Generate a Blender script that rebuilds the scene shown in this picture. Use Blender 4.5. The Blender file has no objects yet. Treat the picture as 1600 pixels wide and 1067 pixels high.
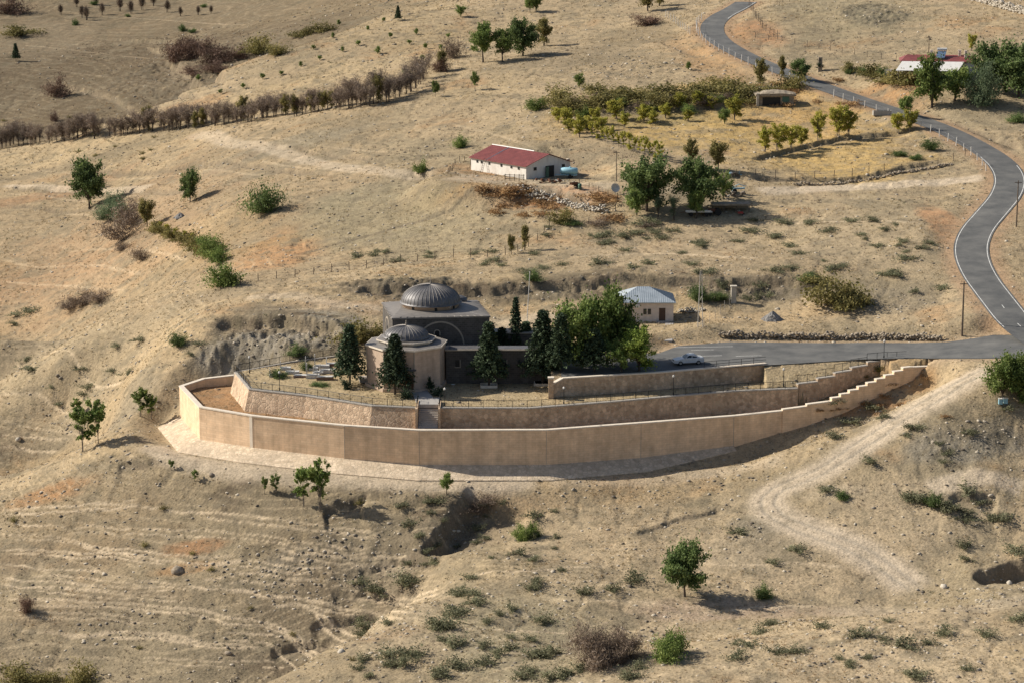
import bpy, math, random
import numpy as np
from mathutils import Vector, Matrix
random.seed(7)
R = math.radians
SC = bpy.context.scene
COL = SC.collection
# ------------------------------------------------------------------ camera
F = 3675.0            # focal length in pixels of the 1600 px wide photograph
PITCH = R(12.0)
CAMZ = 74.0
cam_d = bpy.data.cameras.new('camera')
cam_d.lens = 36.0 * F / 1600.0
cam_d.clip_end = 6000.0
cam = bpy.data.objects.new('camera', cam_d)
COL.objects.link(cam)
cam.location = (0, 0, CAMZ)
cam.rotation_euler = (R(90) - PITCH, 0, 0)
SC.camera = cam
# ------------------------------------------------------------------ light
SUN_EL, SUN_AZ = R(35.0), R(16.0)      # azimuth: sun stands at the left and a little beyond
sdir = Vector((-math.cos(SUN_EL) * math.cos(SUN_AZ), math.cos(SUN_EL) * math.sin(SUN_AZ), math.sin(SUN_EL)))
w = bpy.data.worlds.new('World'); SC.world = w; w.use_nodes = True
wn = w.node_tree
bg = wn.nodes['Background']
sky = wn.nodes.new('ShaderNodeTexSky'); sky.sky_type = 'NISHITA'; sky.sun_disc = False
sky.sun_elevation = SUN_EL
sky.sun_rotation = math.atan2(sdir.x, sdir.y)
sky.air_density = 1.0; sky.dust_density = 2.0
wn.links.new(sky.outputs[0], bg.inputs[0])
bg.inputs[1].default_value = 0.075
sl = bpy.data.lights.new('sun', 'SUN'); sl.energy = 5.0; sl.angle = R(0.5); sl.color = (1.0, 0.92, 0.79)
so = bpy.data.objects.new('sun', sl); COL.objects.link(so)
so.rotation_euler = sdir.to_track_quat('Z', 'Y').to_euler()
SC.view_settings.view_transform = 'Standard'
SC.view_settings.look = 'None'
SC.view_settings.exposure = 0.34
SC.view_settings.gamma = 1.0

# ------------------------------------------------------------------ calibration: photograph point -> world
cp, sp_ = math.cos(PITCH), math.sin(PITCH)
def ray(px, py):
    u = (px - 800.0) / F; v = (533.5 - py) / F
    return np.array([u, cp + v * sp_, -sp_ + v * cp])
def PY(px, py, Y):
    d = ray(px, py); t = Y / d[1]
    return np.array([d[0] * t, Y, CAMZ + d[2] * t])
def PZ(px, py, z):
    d = ray(px, py); t = (z - CAMZ) / d[2]
    return np.array([d[0] * t, d[1] * t, z])

# ------------------------------------------------------------------ noise
_rs = np.random.RandomState(11)
_T = _rs.rand(256, 256)
def vnoise(x, y):
    xi = np.floor(x).astype(np.int64); yi = np.floor(y).astype(np.int64)
    fx = x - xi; fy = y - yi
    fx = fx * fx * (3 - 2 * fx); fy = fy * fy * (3 - 2 * fy)
    x0 = xi & 255; x1 = (xi + 1) & 255; y0 = yi & 255; y1 = (yi + 1) & 255
    return (_T[x0, y0] * (1 - fx) + _T[x1, y0] * fx) * (1 - fy) + (_T[x0, y1] * (1 - fx) + _T[x1, y1] * fx) * fy
def fbm(x, y, wl, octs=4, gain=0.5, seed=0):
    s = 0; a = 1.0; tot = 0
    for o in range(octs):
        c, n = math.cos(o * 1.3 + .4 + seed), math.sin(o * 1.3 + .4 + seed)
        k = (2.03 ** o) / wl
        s = s + a * (vnoise((x * c - y * n) * k + 17.3 * o + seed * 7.1, (x * n + y * c) * k + 31.7 * o + seed * 3.3) - .5)
        tot += a; a *= gain
    return 2 * s / tot            # about -1..1
def sstep(a, b, x):
    t = np.clip((x - a) / (b - a), 0, 1); return t * t * (3 - 2 * t)
def polydist(X, Y, pts, want_z=False):
    """distance to polyline, signed side (+ = right of travel), arc parameter 0..1, interpolated z"""
    P = np.asarray(pts, float); best = np.full(X.shape, 1e9); side = np.zeros(X.shape); par = np.zeros(X.shape); zz = np.zeros(X.shape)
    L = np.r_[0, np.cumsum(np.hypot(*np.diff(P[:, :2], axis=0).T))]
    for i in range(len(P) - 1):
        ax, ay = P[i, :2]; bx, by = P[i + 1, :2]; dx, dy = bx - ax, by - ay; l2 = dx * dx + dy * dy
        t = np.clip(((X - ax) * dx + (Y - ay) * dy) / l2, 0, 1)
        d = np.hypot(X - ax - t * dx, Y - ay - t * dy); m = d < best
        best = np.where(m, d, best)
        side = np.where(m, np.sign((X - ax) * dy - (Y - ay) * dx), side)
        par = np.where(m, (L[i] + t * (L[i + 1] - L[i])) / L[-1], par)
        if want_z: zz = np.where(m, P[i, 2] + t * (P[i + 1, 2] - P[i, 2]), zz)
    return (best, side, par, zz) if want_z else (best, side, par)
def inpoly(X, Y, poly):
    P = [p[:2] for p in poly]; ins = np.zeros(X.shape, bool); n = len(P)
    for i in range(n):
        ax, ay = P[i]; bx, by = P[(i + 1) % n]
        c = ((ay > Y) != (by > Y))
        xx = (bx - ax) * (Y - ay) / ((by - ay) if by != ay else 1e-9) + ax
        ins ^= c & (X < xx)
    return ins
# ------------------------------------------------------------------ terrain control points (photo x, photo y, distance)
CT = [
 # round the shrine
 (450,480,352),(450,550,334),(300,500,350),(300,560,338),(250,620,330),(200,600,342),(100,560,365),(100,640,360),(0,680,352),(0,600,390),
 (0,525,400),(200,470,385),(340,430,380),(450,440,372),(600,470,356),(600,435,366),(780,395,385),(780,440,362),(780,475,356),
 (0,500,440),(200,420,440),(100,400,480),(100,330,520),(100,240,570),(350,400,410),(350,330,440),(350,250,490),(350,200,530),
 (500,400,395),(500,330,425),(500,250,470),(650,330,415),(650,400,388),(660,270,440),(800,300,415),(800,278,420),(700,220,465),
 (850,220,450),(850,330,402),(1000,340,397),(1000,380,385),(1000,430,361),(1000,475,355),(1200,475,353),(1200,425,361),(1200,380,383),
 (1200,300,410),(1200,250,432),(1200,190,465),(1000,250,425),(1000,190,465),(1000,150,482),(1100,150,480),(900,150,490),(850,100,535),
 (950,60,570),(1050,20,600),
 (1160,10,590),(1108,42,565),(1190,100,515),(1290,140,490),(1410,178,465),(1520,225,440),(1582,278,415),(1550,335,390),(1512,390,370),
 (1550,465,345),(1590,515,330),(1480,548,327),(1300,550,330),(1100,560,325.7),(1010,503,346),(900,540,328),(900,580,318),(1400,500,340),(1400,470,349),(1400,430,357),
 (1400,350,385),(1450,300,408),(1600,420,362),(1600,200,452),(1450,125,480),(1550,150,470),(1300,60,540),(1300,0,600),(1500,50,530),
 (1550,0,570),(1200,40,560),(800,50,595),(800,0,650),(700,100,550),(600,150,515),(600,20,630),(480,170,540),(480,70,610),
 (330,180,560),(300,130,600),(400,90,605),(150,200,580),(0,235,590),(0,180,670),(150,170,660),(300,110,670),(450,50,690),(0,100,730),
 (0,0,860),(200,80,740),(300,0,850),(550,0,760),
 # below the outer wall
 (600,750,299),(430,727,304),(271,709,310),(900,748,300),(1050,740,302),(1130,718,307),(1223,683,308),(1300,657,312),(1400,612,315),(1470,592,316),(1545,572,315.5),(1500,600,309.7),
 (180,690,318),(120,700,322),(0,740,325),(100,780,306),(300,780,302),(500,770,298),(600,765,296),(300,850,292),(100,850,296),(500,850,288),
 (100,950,280),(300,950,278),(480,950,278),(100,1067,266),(300,1067,262),(600,900,282),(700,840,286),(720,880,277),(600,950,264),
 (500,1010,253),(400,1067,244),(700,1000,250),(800,900,272),(900,850,283),(800,780,297),(1000,780,296),(1200,750,297),(1070,930,268),
 (900,1000,253),(1000,960,262),(700,1067,238),(850,1060,237),(1000,1030,241),(1100,1000,246),(1300,965,252),(1450,945,255),(1600,935,255),
 (1300,940,267),(1450,930,268),(1600,1067,230),(1300,1067,232),(1000,1067,232),(1300,850,279),(1450,850,278),(1600,880,274),(1600,780,288),(1530,820,282),(1550,740,292),
 (1450,750,291),(1600,680,303),(1450,660,302),(1300,700,300),(1550,600,308.5),(1600,600,308.5),(1600,545,322)]
CTH = [ # photo column, distance, height: ground hidden behind crests, and the surroundings
 (0,418,-18),(60,412,-15),(130,410,-11.5),(200,407,-8),(260,402,-4),(0,620,-7),(150,620,-2),(300,635,3),(450,650,13),(600,668,23),(620,720,26),(120,340,-17),(0,342,-20),
 (600,273,-19.5),(500,264,-22.5),(400,256,-23.5),(1100,254,-15.5),(1300,260,-14.5),(1450,262,-14.2),
 (-400,300,-20),(-600,400,-16),(-700,600,5),(-500,860,22),(2000,250,-10),(2000,320,2),(2000,400,14),(2100,500,30),(2000,700,50),
 (800,180,-16),(1600,180,-14),(0,200,-22),(0,100,2),(1600,100,2),(800,100,0),(800,20,40),(-1000,60,20),(2600,60,20),
 (0,1000,34),(800,1000,52),(1600,1000,66),(0,1400,80),(800,1400,95),(1600,1400,110),(800,800,42),(1300,750,48),(1600,700,48),
 (655,308,-7),(850,306,-7.3),(400,318,-6.5),(300,324,-6),(700,330,0),(800,330,1.5),(500,326,0)]
cps = [PY(*c) for c in CT]
cps += [np.array([(a - 800) / F * y, y, z]) for a, y, z in CTH]
cps = np.array(cps)
def _K(d): return -d
D = np.hypot(cps[:, 0][:, None] - cps[:, 0][None], cps[:, 1][:, None] - cps[:, 1][None])
n_ = len(cps)
A = np.zeros((n_ + 3, n_ + 3)); A[:n_, :n_] = _K(D) + np.eye(n_) * -0.6
Pm = np.c_[np.ones(n_), cps[:, :2] / 100]; A[:n_, n_:] = Pm; A[n_:, :n_] = Pm.T
sol = np.linalg.solve(A, np.r_[cps[:, 2], 0, 0, 0])
GX0, GX1, GY0, GY1, GS = -700.0, 700.0, 0.0, 1500.0, 2.0
gx = np.arange(GX0, GX1 + .1, GS); gy = np.arange(GY0, GY1 + .1, GS)
GH = np.zeros((len(gx), len(gy)))
XX, YY = np.meshgrid(gx, gy, indexing='ij')
for i in range(n_):
    GH += sol[i] * -np.hypot(XX - cps[i, 0], YY - cps[i, 1])
GH += sol[n_] + sol[n_ + 1] * XX / 100 + sol[n_ + 2] * YY / 100
def blur(a, k):
    for ax in (0, 1):
        b = a.copy()
        for s in range(1, k + 1):
            wgt = math.exp(-(s / (k * .6)) ** 2 / 1)
            b = b + wgt * (np.roll(a, s, ax) + np.roll(a, -s, ax))
        a = b / (1 + 2 * sum(math.exp(-(s / (k * .6)) ** 2) for s in range(1, k + 1)))
    return a
ed = GH.copy(); GH = blur(GH, 2)
GH[:4] = ed[:4]; GH[-4:] = ed[-4:]; GH[:, :4] = ed[:, :4]; GH[:, -4:] = ed[:, -4:]
def base(X, Y):
    a = np.clip((X - GX0) / GS, 1, len(gx) - 2.001); b = np.clip((Y - GY0) / GS, 1, len(gy) - 2.001)
    i = np.floor(a).astype(int); j = np.floor(b).astype(int); a = a - i; b = b - j
    return (GH[i, j] * (1 - a) + GH[i + 1, j] * a) * (1 - b) + (GH[i, j + 1] * (1 - a) + GH[i + 1, j + 1] * a) * b
def hit(fn, px, py, y0=200, y1=1100):
    d = ray(px, py); Ys = np.arange(y0, y1, .25); t = Ys / d[1]
    X = d[0] * t; Z = CAMZ + d[2] * t
    below = fn(X, Ys) > Z
    k = int(np.argmax(below)) if below.any() else len(Ys) - 1
    return np.array([X[k], Ys[k], Z[k]])
HB = lambda px, py: hit(base, px, py)

# ------------------------------------------------------------------ lines of the place
road_px = [(1166,4),(1150,12),(1125,26),(1110,42),(1118,62),(1150,82),(1190,100),(1240,118),(1290,140),(1350,158),(1410,178),(1470,200),(1520,225),
           (1562,252),(1580,278),(1574,305),(1550,332),(1524,362),(1515,392),(1528,430),(1560,472),(1590,510),(1640,545)]
RD = np.array([HB(*p) for p in road_px])
def smooth_line(P, it=2):
    P = np.asarray(P, float)
    for _ in range(it):
        Q = [P[0]]
        for a, b in zip(P[:-1], P[1:]): Q += [a * .75 + b * .25, a * .25 + b * .75]
        Q.append(P[-1]); P = np.array(Q)
    return P
RDs = RD.copy()
for _ in range(2): RDs[1:-1, 2] = .25 * RDs[:-2, 2] + .5 * RDs[1:-1, 2] + .25 * RDs[2:, 2]
RDs = smooth_line(RDs, 2)
RW = 2.8
# parking lot / lane in front of the shrine
lot_px = [(872,592),(1030,583),(1198,571),(1250,568),(1340,562),(1430,560),(1560,560),(1640,560),(1640,528),(1552,524),(1530,528),(1480,535),(1340,536),(1230,536),(1140,535),(1060,541),(1030,552),(872,556)]
def lotz(X): return np.interp(X, [5, 40, 48, 58, 66, 75], [2.15, 2.3, 2.4, 3.0, 3.8, 4.9])
def hit_lot(px, py):
    z = 3.0
    for _ in range(6): p = PZ(px, py, z); z = float(lotz(p[0]))
    return np.array([p[0], p[1], z])
LOT = [hit_lot(*p) for p in lot_px]
# inner retaining wall (terrace edge, z = 0, climbing in steps on the right)
IN_B = [PZ(523,556,.4), PZ(454,565,.3), PZ(391,577,0), PZ(367,581,0)]                   # back rim of the graveyard
IN_L = [PZ(367,581,0), PZ(389,607,0), PZ(478,617,0), PZ(581,633,0), PZ(652,636.5,0)]
IN_R = [PZ(686,636.5,0), PZ(825,637,0), PZ(955,627,0), PZ(1053,618,0), PZ(1150,610,.15), PZ(1247,606,.15)]
def stepseg(x0, x1, y, Y, dz=0.0):      # a level run of wall top seen at photo row y
    a = PY(x0, y, Y); b = PY(x1, y - 4, Y + .4); b[2] = a[2]; return (a, b)
_sx = [1247, 1278, 1305, 1331, 1356, 1387, 1417]; _sy = [599, 590.5, 582, 574, 565, 563]; _sY = [317.2, 318.6, 320, 321.6, 323.2, 324.3, 325]; IN_S = []
for _k in range(6):
    _a = PY(_sx[_k], _sy[_k], _sY[_k]); _b = PY(_sx[_k + 1], _sy[_k], _sY[_k + 1]); _b[2] = _a[2]; IN_S.append((_a, _b))
OUT = [PZ(369,584,-1.6), PZ(317,590,-1.8), PZ(280,602,-2), PZ(311,635,-2.1), PZ(394,649,-2.1), PZ(538,664,-2.1), PZ(655,671.5,-2.1), PZ(854,671,-2.1),
       PZ(1002,660,-2.15), PZ(1147,649,-2.15), PZ(1223,641,-2.1)]
OUT_S = [(PY(1223,639,312.6), PY(1261,634,313.4)), (PY(1261,631,313.4), PY(1300,626,314.5))]
ox = np.linspace(1300, 1425, 10)
for k in range(9):
    yy = 626 - (k + 1) * 53 / 9.0 + 1.0
    a = PY(ox[k], yy, 314.5 + k * .62); b = PY(ox[k + 1], yy, 314.5 + (k + 1) * .62); b[2] = a[2]; OUT_S.append((a, b))
OUT_S.append((PY(1425,573,320.1), PY(1472,571,322)))
outx = [p[0] for p in OUT[3:]] + [(a[0] + b[0]) / 2 for a, b in OUT_S]; outz = [p[2] for p in OUT[3:]] + [(a[2] + b[2]) / 2 for a, b in OUT_S]
inx = [p[0] for p in IN_L[:1] + IN_R] + [(a[0] + b[0]) / 2 for a, b in IN_S]; inz = [p[2] for p in IN_L[:1] + IN_R] + [(a[2] + b[2]) / 2 for a, b in IN_S]
def fillz(X): return np.interp(X, outx, outz) - .95
def terz(X): return np.interp(X, inx, inz) - .12
out_line = OUT + [s[1] for s in OUT_S]
in_line = IN_L[1:] + IN_R + [s[1] for s in IN_S]
POLY_OUT = out_line + [PY(1472,560,325.5), PY(1400,560,326)] + [np.array([p[0], p[1], 0]) for p in in_line[::-1]] + [IN_L[0]]
PKW = [PZ(862,600,1.9), PZ(880,590,2.5), PZ(1030,581,2.5), PZ(1198,567,2.55)]            # retaining wall of the parking
POLY_TER = IN_B + IN_L[1:] + IN_R + [s[1] for s in IN_S] + [np.array([LOT[4][0], LOT[4][1], 0]), np.array([LOT[2][0], LOT[2][1], 0]), PKW[3], PKW[2], PKW[1], PKW[0],
            np.array([PKW[0][0] - .4, 331., 0]), np.array([3., 338., 0]), np.array([-17., 338., 0]), np.array([-21., 334., 0])]
FT_px = [582,600,652,687,700,717,727,727,716,697,674]
FOOT = []
for q, fy in zip(OUT, FT_px):
    f3 = PY(800, fy, q[1]); FOOT.append(np.array([q[0], q[1], min(f3[2], q[2] - .8)]))
FOOT[0][2] = -2.6; FOOT[1][2] = -3.4; FOOT[2][2] = PY(280, 652, OUT[2][1])[2]
for (a, b), fy in zip(OUT_S, [664, 650, 646, 640, 633, 626, 620, 613, 606, 600, 594, 583]):
    f3 = PY(800, fy, b[1]); FOOT.append(np.array([b[0], b[1], min(f3[2], b[2] - .5)]))
REAR = [np.array([PKW[0][0] - .4, 331., .4]), np.array([3., 338., .3]), np.array([-17., 338., .3]), np.array([-21., 334., .2])] + [np.array([p[0], p[1], p[2] - .1]) for p in IN_B]
STAIR = (IN_L[-1][0] + .05, IN_R[0][0] - .05, IN_R[0][1] - 6, IN_R[0][1] + 3.2)
POLY_PARK = [PKW[0], PKW[1], PKW[2], PKW[3], np.array([PKW[3][0], 331., 0]), np.array([PKW[0][0], 331., 0])]
# dirt tracks (photo points)
tracks_px = [([(1560,572),(1500,600),(1420,645),(1350,690),(1290,735),(1215,762),(1195,782),(1215,808),(1270,830),(1330,850),(1390,885),(1440,925)], 2.0, 1.0, True),
 ([(300,208),(380,228),(450,240),(530,262),(620,272),(690,268)], 1.6, .6, False),
 ([(1180,300),(1260,292),(1400,288),(1500,280),(1545,280)], 1.8, .9, False),
 ([(700,292),(780,285),(860,285),(950,300)], 3.5, .5, False),
 ([(0,292),(120,290),(240,290)], .8, .7, False), ([(230,690),(280,720),(430,742),(640,764),(850,765)], 1.6, .9, False),
 ([(850,765),(1000,750),(1130,735),(1230,715)], 1.6, .45, False),
 ([(1300,962),(1400,952),(1500,947),(1620,930)], 2.2, .35, False),
 ([(1450,760),(1530,742),(1600,765)], 1.3, .8, False),
 ([(640,500),(740,505),(840,497),(940,500)], 2.2, .5, False),
 ([(380,470),(460,462),(520,476),(600,480)], 1.5, .45, False)]
TRK = [(smooth_line([HB(*p) for p in pts], 2), wd, st, rut) for pts, wd, st, rut in tracks_px]
paths_px = [[(0,813),(75,822),(150,823),(300,830),(410,838),(500,848),(600,858)],[(0,833),(90,836),(165,860),(280,866),(380,873)],[(0,860),(125,864),(250,870)],
 [(0,879),(30,888),(100,890),(215,900),(290,915)],[(0,904),(125,913),(275,915)],[(280,915),(400,928),(500,933),(625,950),(665,948)],[(300,903),(400,900),(500,903),(590,908)],
 [(540,923),(600,925),(690,918)],[(0,933),(150,940),(300,958),(450,968),(575,988)],[(50,920),(175,925),(280,938)],[(0,948),(100,953),(210,968)],[(475,940),(600,960),(650,955)],
 [(320,880),(450,885),(560,880),(640,888)],[(150,790),(300,800),(450,812),(600,830)],[(0,985),(150,990),(300,1000),(400,1005)],[(350,985),(450,995),(540,1003)],[(0,795),(120,790),(220,780)],
 [(430,860),(560,868),(650,875)],[(200,1030),(330,1035),(440,1030)],[(0,680),(60,684),(110,688)],[(0,700),(50,704),(90,706)],[(0,660),(90,668),(180,660)],[(20,560),(120,575),(200,590)],[(0,615),(80,625),(170,630)],
 [(0,262),(150,270),(300,268),(420,275)],[(0,300),(100,305),(230,300)],[(100,330),(250,345)],[(400,250),(520,268),(640,278)],[(380,215),(480,228),(620,238)],[(0,405),(120,410),(230,430)],[(0,440),(100,445),(200,455)],
 [(80,380),(200,388),(300,410)],[(1040,880),(1130,885),(1250,880),(1330,890)],[(880,935),(1000,940),(1110,950)],[(720,905),(850,890),(950,880)],[(1080,960),(1180,950),(1280,948)],[(650,960),(760,985),(900,990)],
 [(100,20),(250,30),(400,38)],[(20,70),(150,80),(260,88)],[(60,105),(180,120)],[(700,190),(800,215),(860,240)],[(900,400),(1050,395),(1200,405)],[(1150,350),(1300,345),(1450,352)],[(560,60),(640,40),(740,30)],[(450,150),(560,120),(660,100)]]
_pq = random.Random(9)
for pts in list(paths_px[:19]):
    dy = _pq.uniform(7, 12); n_c = _pq.randrange(0, 2); paths_px.append([(x + 15, y + dy + _pq.uniform(-2, 2)) for x, y in pts[n_c:]] if len(pts) - n_c >= 3 else [(x, y + dy) for x, y in pts])
PATHS = [(smooth_line([HB(*p) for p in pts], 2), .12 + .05 * (k % 3) + .12 * (pts[0][1] < 500)) for k, pts in enumerate(paths_px)]
# earth scarps: the ground drops on the right-hand side of the line's travel
scarps_px = [([(652,866),(664,846),(684,822),(700,800),(716,782),(738,768)], 4.2, 6.5),
 ([(500,792),(540,778),(580,772)], 1.0, 4), ([(1515,903),(1545,886),(1625,872)], 3.0, 4.0), ([(560,890),(640,872),(700,868)], .7, 3.5), ([(520,930),(600,918),(660,915)], .7, 3.5), ([(480,975),(540,960),(600,955)], .8, 3.5), ([(420,1010),(480,1000),(520,1000)], .8, 3.5), ([(180,735),(240,720),(290,725)], .6, 3), ([(100,258),(260,262),(420,262),(560,275)], .6, 5), ([(0,290),(160,292),(330,300)], .7, 5), ([(0,318),(120,322),(230,330)], .6, 5), ([(380,225),(500,240),(640,252)], .5, 4), ([(60,120),(200,150),(330,160)], 1.0, 9), ([(150,60),(260,62),(330,66)], .7, 5), ([(230,70),(330,95),(450,75)], 1.2, 8), ([(440,402),(560,372),(700,330),(770,300)], .18, 3),
 ([(1480,772),(1505,770),(1560,778)], .9, 5), ([(1385,880),(1350,905)], .4, 3),
 ([(520,455),(600,452),(680,450),(770,452),(860,447),(950,436),(1080,440),(1200,438),(1310,450)], 1.2, 6.0),
 ([(345,492),(430,494),(500,503),(545,512)], 1.9, 6.0),
 ([(1130,519),(1250,518),(1400,520),(1475,525)], .9, 5.0),
 ([(1160,252),(1230,236),(1300,217),(1380,205),(1455,203)], .8, 6.0),
 ([(1060,262),(1120,272),(1165,276),(1260,278),(1330,276),(1400,262),(1480,250)], .7, 5.0),
 ([(1430,178),(1490,190),(1560,212),(1600,235)], 1.6, 7.0),
 ([(880,175),(960,172),(1080,170),(1180,160)], .8, 6.0), ([(640,262),(760,290),(860,300),(950,318)], 1.3, 5.0),
 ([(860,225),(930,262),(960,275)], 1.2, 8.0), ([(260,90),(310,120),(360,135)], 2.5, 14.0),
 ([(1250,640),(1290,640)], .5, 3), ([(1230,684),(1275,677)], .5, 3), ([(1600,215),(1560,225)], .6, 4),
 ([(1090,90),(1000,60),(950,62),(880,70)], 1.0, 8), ([(990,835),(1060,815),(1130,790)], .35, 3)]
SCP = []
for pts, dep, wd in scarps_px:
    P = smooth_line([HB(*p) for p in pts], 1); SCP.append((P, dep, wd))
# patches: photo centre, half sizes in photo pixels, value
def patchlist(L, hf=None):
    out = []; hf = hf or HB
    for p in L:
        px, py, rx, ry = p[:4]; c = hf(px, py); ex = hf(px + rx, py); n1 = hf(px, py - ry); n0 = hf(px, py + ry)
        out.append((c[0], c[1], max(abs(ex[0] - c[0]), .5), min(max(abs(n1[1] - n0[1]) / 2, .8), rx * .35)) + tuple(p[4:]))
    return out
def patch(X, Y, c, warp):
    d = np.sqrt(((X - c[0]) / c[2]) ** 2 + ((Y - c[1]) / c[3]) ** 2)
    return 1 - sstep(.55, 1.15, d + warp * .45)
ROUGH = patchlist([(430,530,120,40,.9),(640,450,150,14,.6),(880,450,120,18,.6),(1150,452,130,18,.65),(1380,470,100,20,.25),(700,810,70,40,.3),
 (450,870,120,50,.2),(580,900,120,50,.25),(1480,690,130,30,.3),(1200,480,60,8,.15),(850,310,110,16,.35),(1000,110,120,15,.25),(1360,20,60,20,.7),
 (1500,220,110,25,.3),(1180,820,60,20,.2),(300,100,90,40,.5),(120,740,120,20,.2),(1150,720,80,10,.15),(1300,1000,150,15,.15),(1570,920,60,20,.3),
 (500,505,80,18,.3),(940,160,60,15,.25),(210,620,60,40,.25),(1390,288,120,10,.2),(1000,310,60,15,.15),(1300,522,170,6,.25)])
def terrain(X, Y, full=False):
    H = base(X, Y)
    far = np.clip((Y - 200) / 400, 0, 1)
    n1 = fbm(X, Y, 26, 3, .5, 1); n2 = fbm(X, Y, 6, 3, .5, 2); n3 = fbm(X, Y, 1.6, 3, .6, 3)
    warp = fbm(X, Y, 7, 4, .55, 5)
    rough = np.zeros(X.shape)
    for c in ROUGH: rough = np.maximum(rough, patch(X, Y, c, warp) * c[4])
    ridg = 1 - np.abs(fbm(X, Y, 3.2, 4, .6, 8)) * 2.4
    scar = np.zeros(X.shape)
    n5 = fbm(X, Y, .7, 2, .6, 12)
    rill = np.clip(1 - np.abs(fbm(X + warp * 3, Y * .5 + warp * 2, 8, 3, .6, 13)) * 5, 0, 1)
    dH = n1 * .6 + n2 * .2 + n3 * .05 + n5 * .04 - rill * .13
    dH = dH + rough * (ridg * .75 + n3 * .35)
    for P, dep, wd in SCP:
        x0, x1 = P[:, 0].min() - 3 * wd, P[:, 0].max() + 3 * wd; y0, y1 = P[:, 1].min() - 3 * wd, P[:, 1].max() + 3 * wd
        m = (X > x0) & (X < x1) & (Y > y0) & (Y < y1)
        if not m.any(): continue
        xs, ys = X[m], Y[m]
        ds, sd, pr = polydist(xs + fbm(xs, ys, 5, 3, .6, 9) * 1.2, ys + fbm(xs, ys, 4, 3, .6, 10) * 1.2, P)
        edge = sstep(0, .12, pr) * (1 - sstep(.88, 1, pr))
        s = ds * sd
        prof = sstep(-.1, .9 * max(dep, .6) * .55, s) * np.exp(-np.clip(s, 0, None) / wd)
        dH[m] -= dep * prof * edge
        dH[m] += dep * .12 * np.exp(-(s + 1.5) ** 2 / 4) * edge
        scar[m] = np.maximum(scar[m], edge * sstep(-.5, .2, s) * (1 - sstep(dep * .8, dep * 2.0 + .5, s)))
    # sheep tracks: narrow contour-following treads on the open slopes
    z0 = H + n1 * .9 + n2 * .3
    ph_ = z0 / .8
    seg = vnoise(X / 12 + 3 + np.floor(ph_) * 7.7, Y / 60)
    ph = (z0 + .28 * fbm(X, Y, 16, 3, .5, 44) + .06 * n3) / (.42 + .38 * vnoise(X / 45, Y / 45)); fr = ph - np.floor(ph)
    tread = np.exp(-((fr - .5) / .09) ** 2)
    gate = sstep(.25, .45, seg + .25 * n2)
    slopeL = ((1 - sstep(-8, 18, X + (Y - 285) * .9)) * (Y < 320) + (X < -25) * sstep(335, 350, Y) * (1 - sstep(400, 420, Y)) * .8 + (Y > 420) * .35 + .12)
    slopeL = np.clip(slopeL, 0, 1) * .45
    tr = tread * gate * slopeL
    step = (fr - .5) * .22 * (np.abs(fr - .5) < .5)
    dH = dH + slopeL * gate * (.09 * tread - .05 * np.exp(-((fr - .68) / .09) ** 2))
    H1 = H + dH
    # road bed
    m = (Y > 300) & (X > 30)
    rdist = np.full(X.shape, 99.)
    if m.any():
        ds, sd, pr, rz = polydist(X[m], Y[m], RDs, True)
        k = 1 - sstep(RW + 1.0, RW + 5.5, ds); H1[m] = H1[m] * (1 - k) + rz * k; rdist[m] = ds
    # dirt tracks
    pth = np.zeros(X.shape)
    for P, wd in PATHS:
        m = (X > P[:, 0].min() - 2) & (X < P[:, 0].max() + 2) & (Y > P[:, 1].min() - 3) & (Y < P[:, 1].max() + 3)
        if not m.any(): continue
        ds, sd, pr = polydist(X[m], Y[m] + n2[m] * 1.3 + n1[m] * .8, P); g_ = sstep(0, .06, pr) * (1 - sstep(.92, 1, pr)) * (.55 + .45 * sstep(-.3, .3, warp[m]))
        pth[m] = np.maximum(pth[m], (1 - sstep(wd * .6, wd * 1.5, ds + n3[m] * .12)) * g_)
        H1[m] += -.10 * np.exp(-((ds * sd - wd * 2.2) / (wd * 1.6)) ** 2) * g_
    trk = np.zeros(X.shape); rut = np.zeros(X.shape)
    for P, wd, st, rt in TRK:
        x0, x1 = P[:, 0].min() - 6, P[:, 0].max() + 6; y0, y1 = P[:, 1].min() - 6, P[:, 1].max() + 6
        m = (X > x0) & (X < x1) & (Y > y0) & (Y < y1)
        if not m.any(): continue
        ds, sd, pr, rz = polydist(X[m], Y[m], P, True); ds = ds + n2[m] * .35 + n3[m] * .25
        fade = sstep(0, .04, pr) * (1 - sstep(.96, 1, pr))
        k = (1 - sstep(wd * .7, wd * 1.8, ds)) * st * fade
        if rt:
            k2 = (1 - sstep(wd, wd * 2.6, ds)) * .8 * fade
            H1[m] = H1[m] * (1 - k2) + (base(X[m], Y[m]) + n1[m] * .3 - .1) * k2
            rr = np.exp(-((ds - .85) / .28) ** 2) * fade; rut[m] = np.maximum(rut[m], rr); H1[m] -= rr * .09
        trk[m] = np.maximum(trk[m], k)
    # lot, terrace, fill
    lot = inpoly(X, Y, LOT)
    dl, _, _ = polydist(X, Y, LOT + [LOT[0]])
    k = np.where(lot, 1, 1 - sstep(.8, 5, dl)); 
    H1 = H1 * (1 - k) + lotz(X) * k
    # hut yard
    hutd = np.hypot((X - 20) / 9, (Y - 349) / 6); k = 1 - sstep(.8, 1.3, hutd); H1 = H1 * (1 - k) + 3.4 * k
    bd = np.hypot((X - 0) / 18, (Y - 424) / 14); k = 1 - sstep(.75, 1.2, bd); H1 = H1 * (1 - k) + (14.3 + .0 * X) * k
    ter = inpoly(X, Y, POLY_TER)
    d_in, _, _, zin = polydist(X, Y, in_line, True); d_out, _, _, zf = polydist(X, Y, FOOT, True); d_pk, _, _ = polydist(X, Y, PKW)
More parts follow.
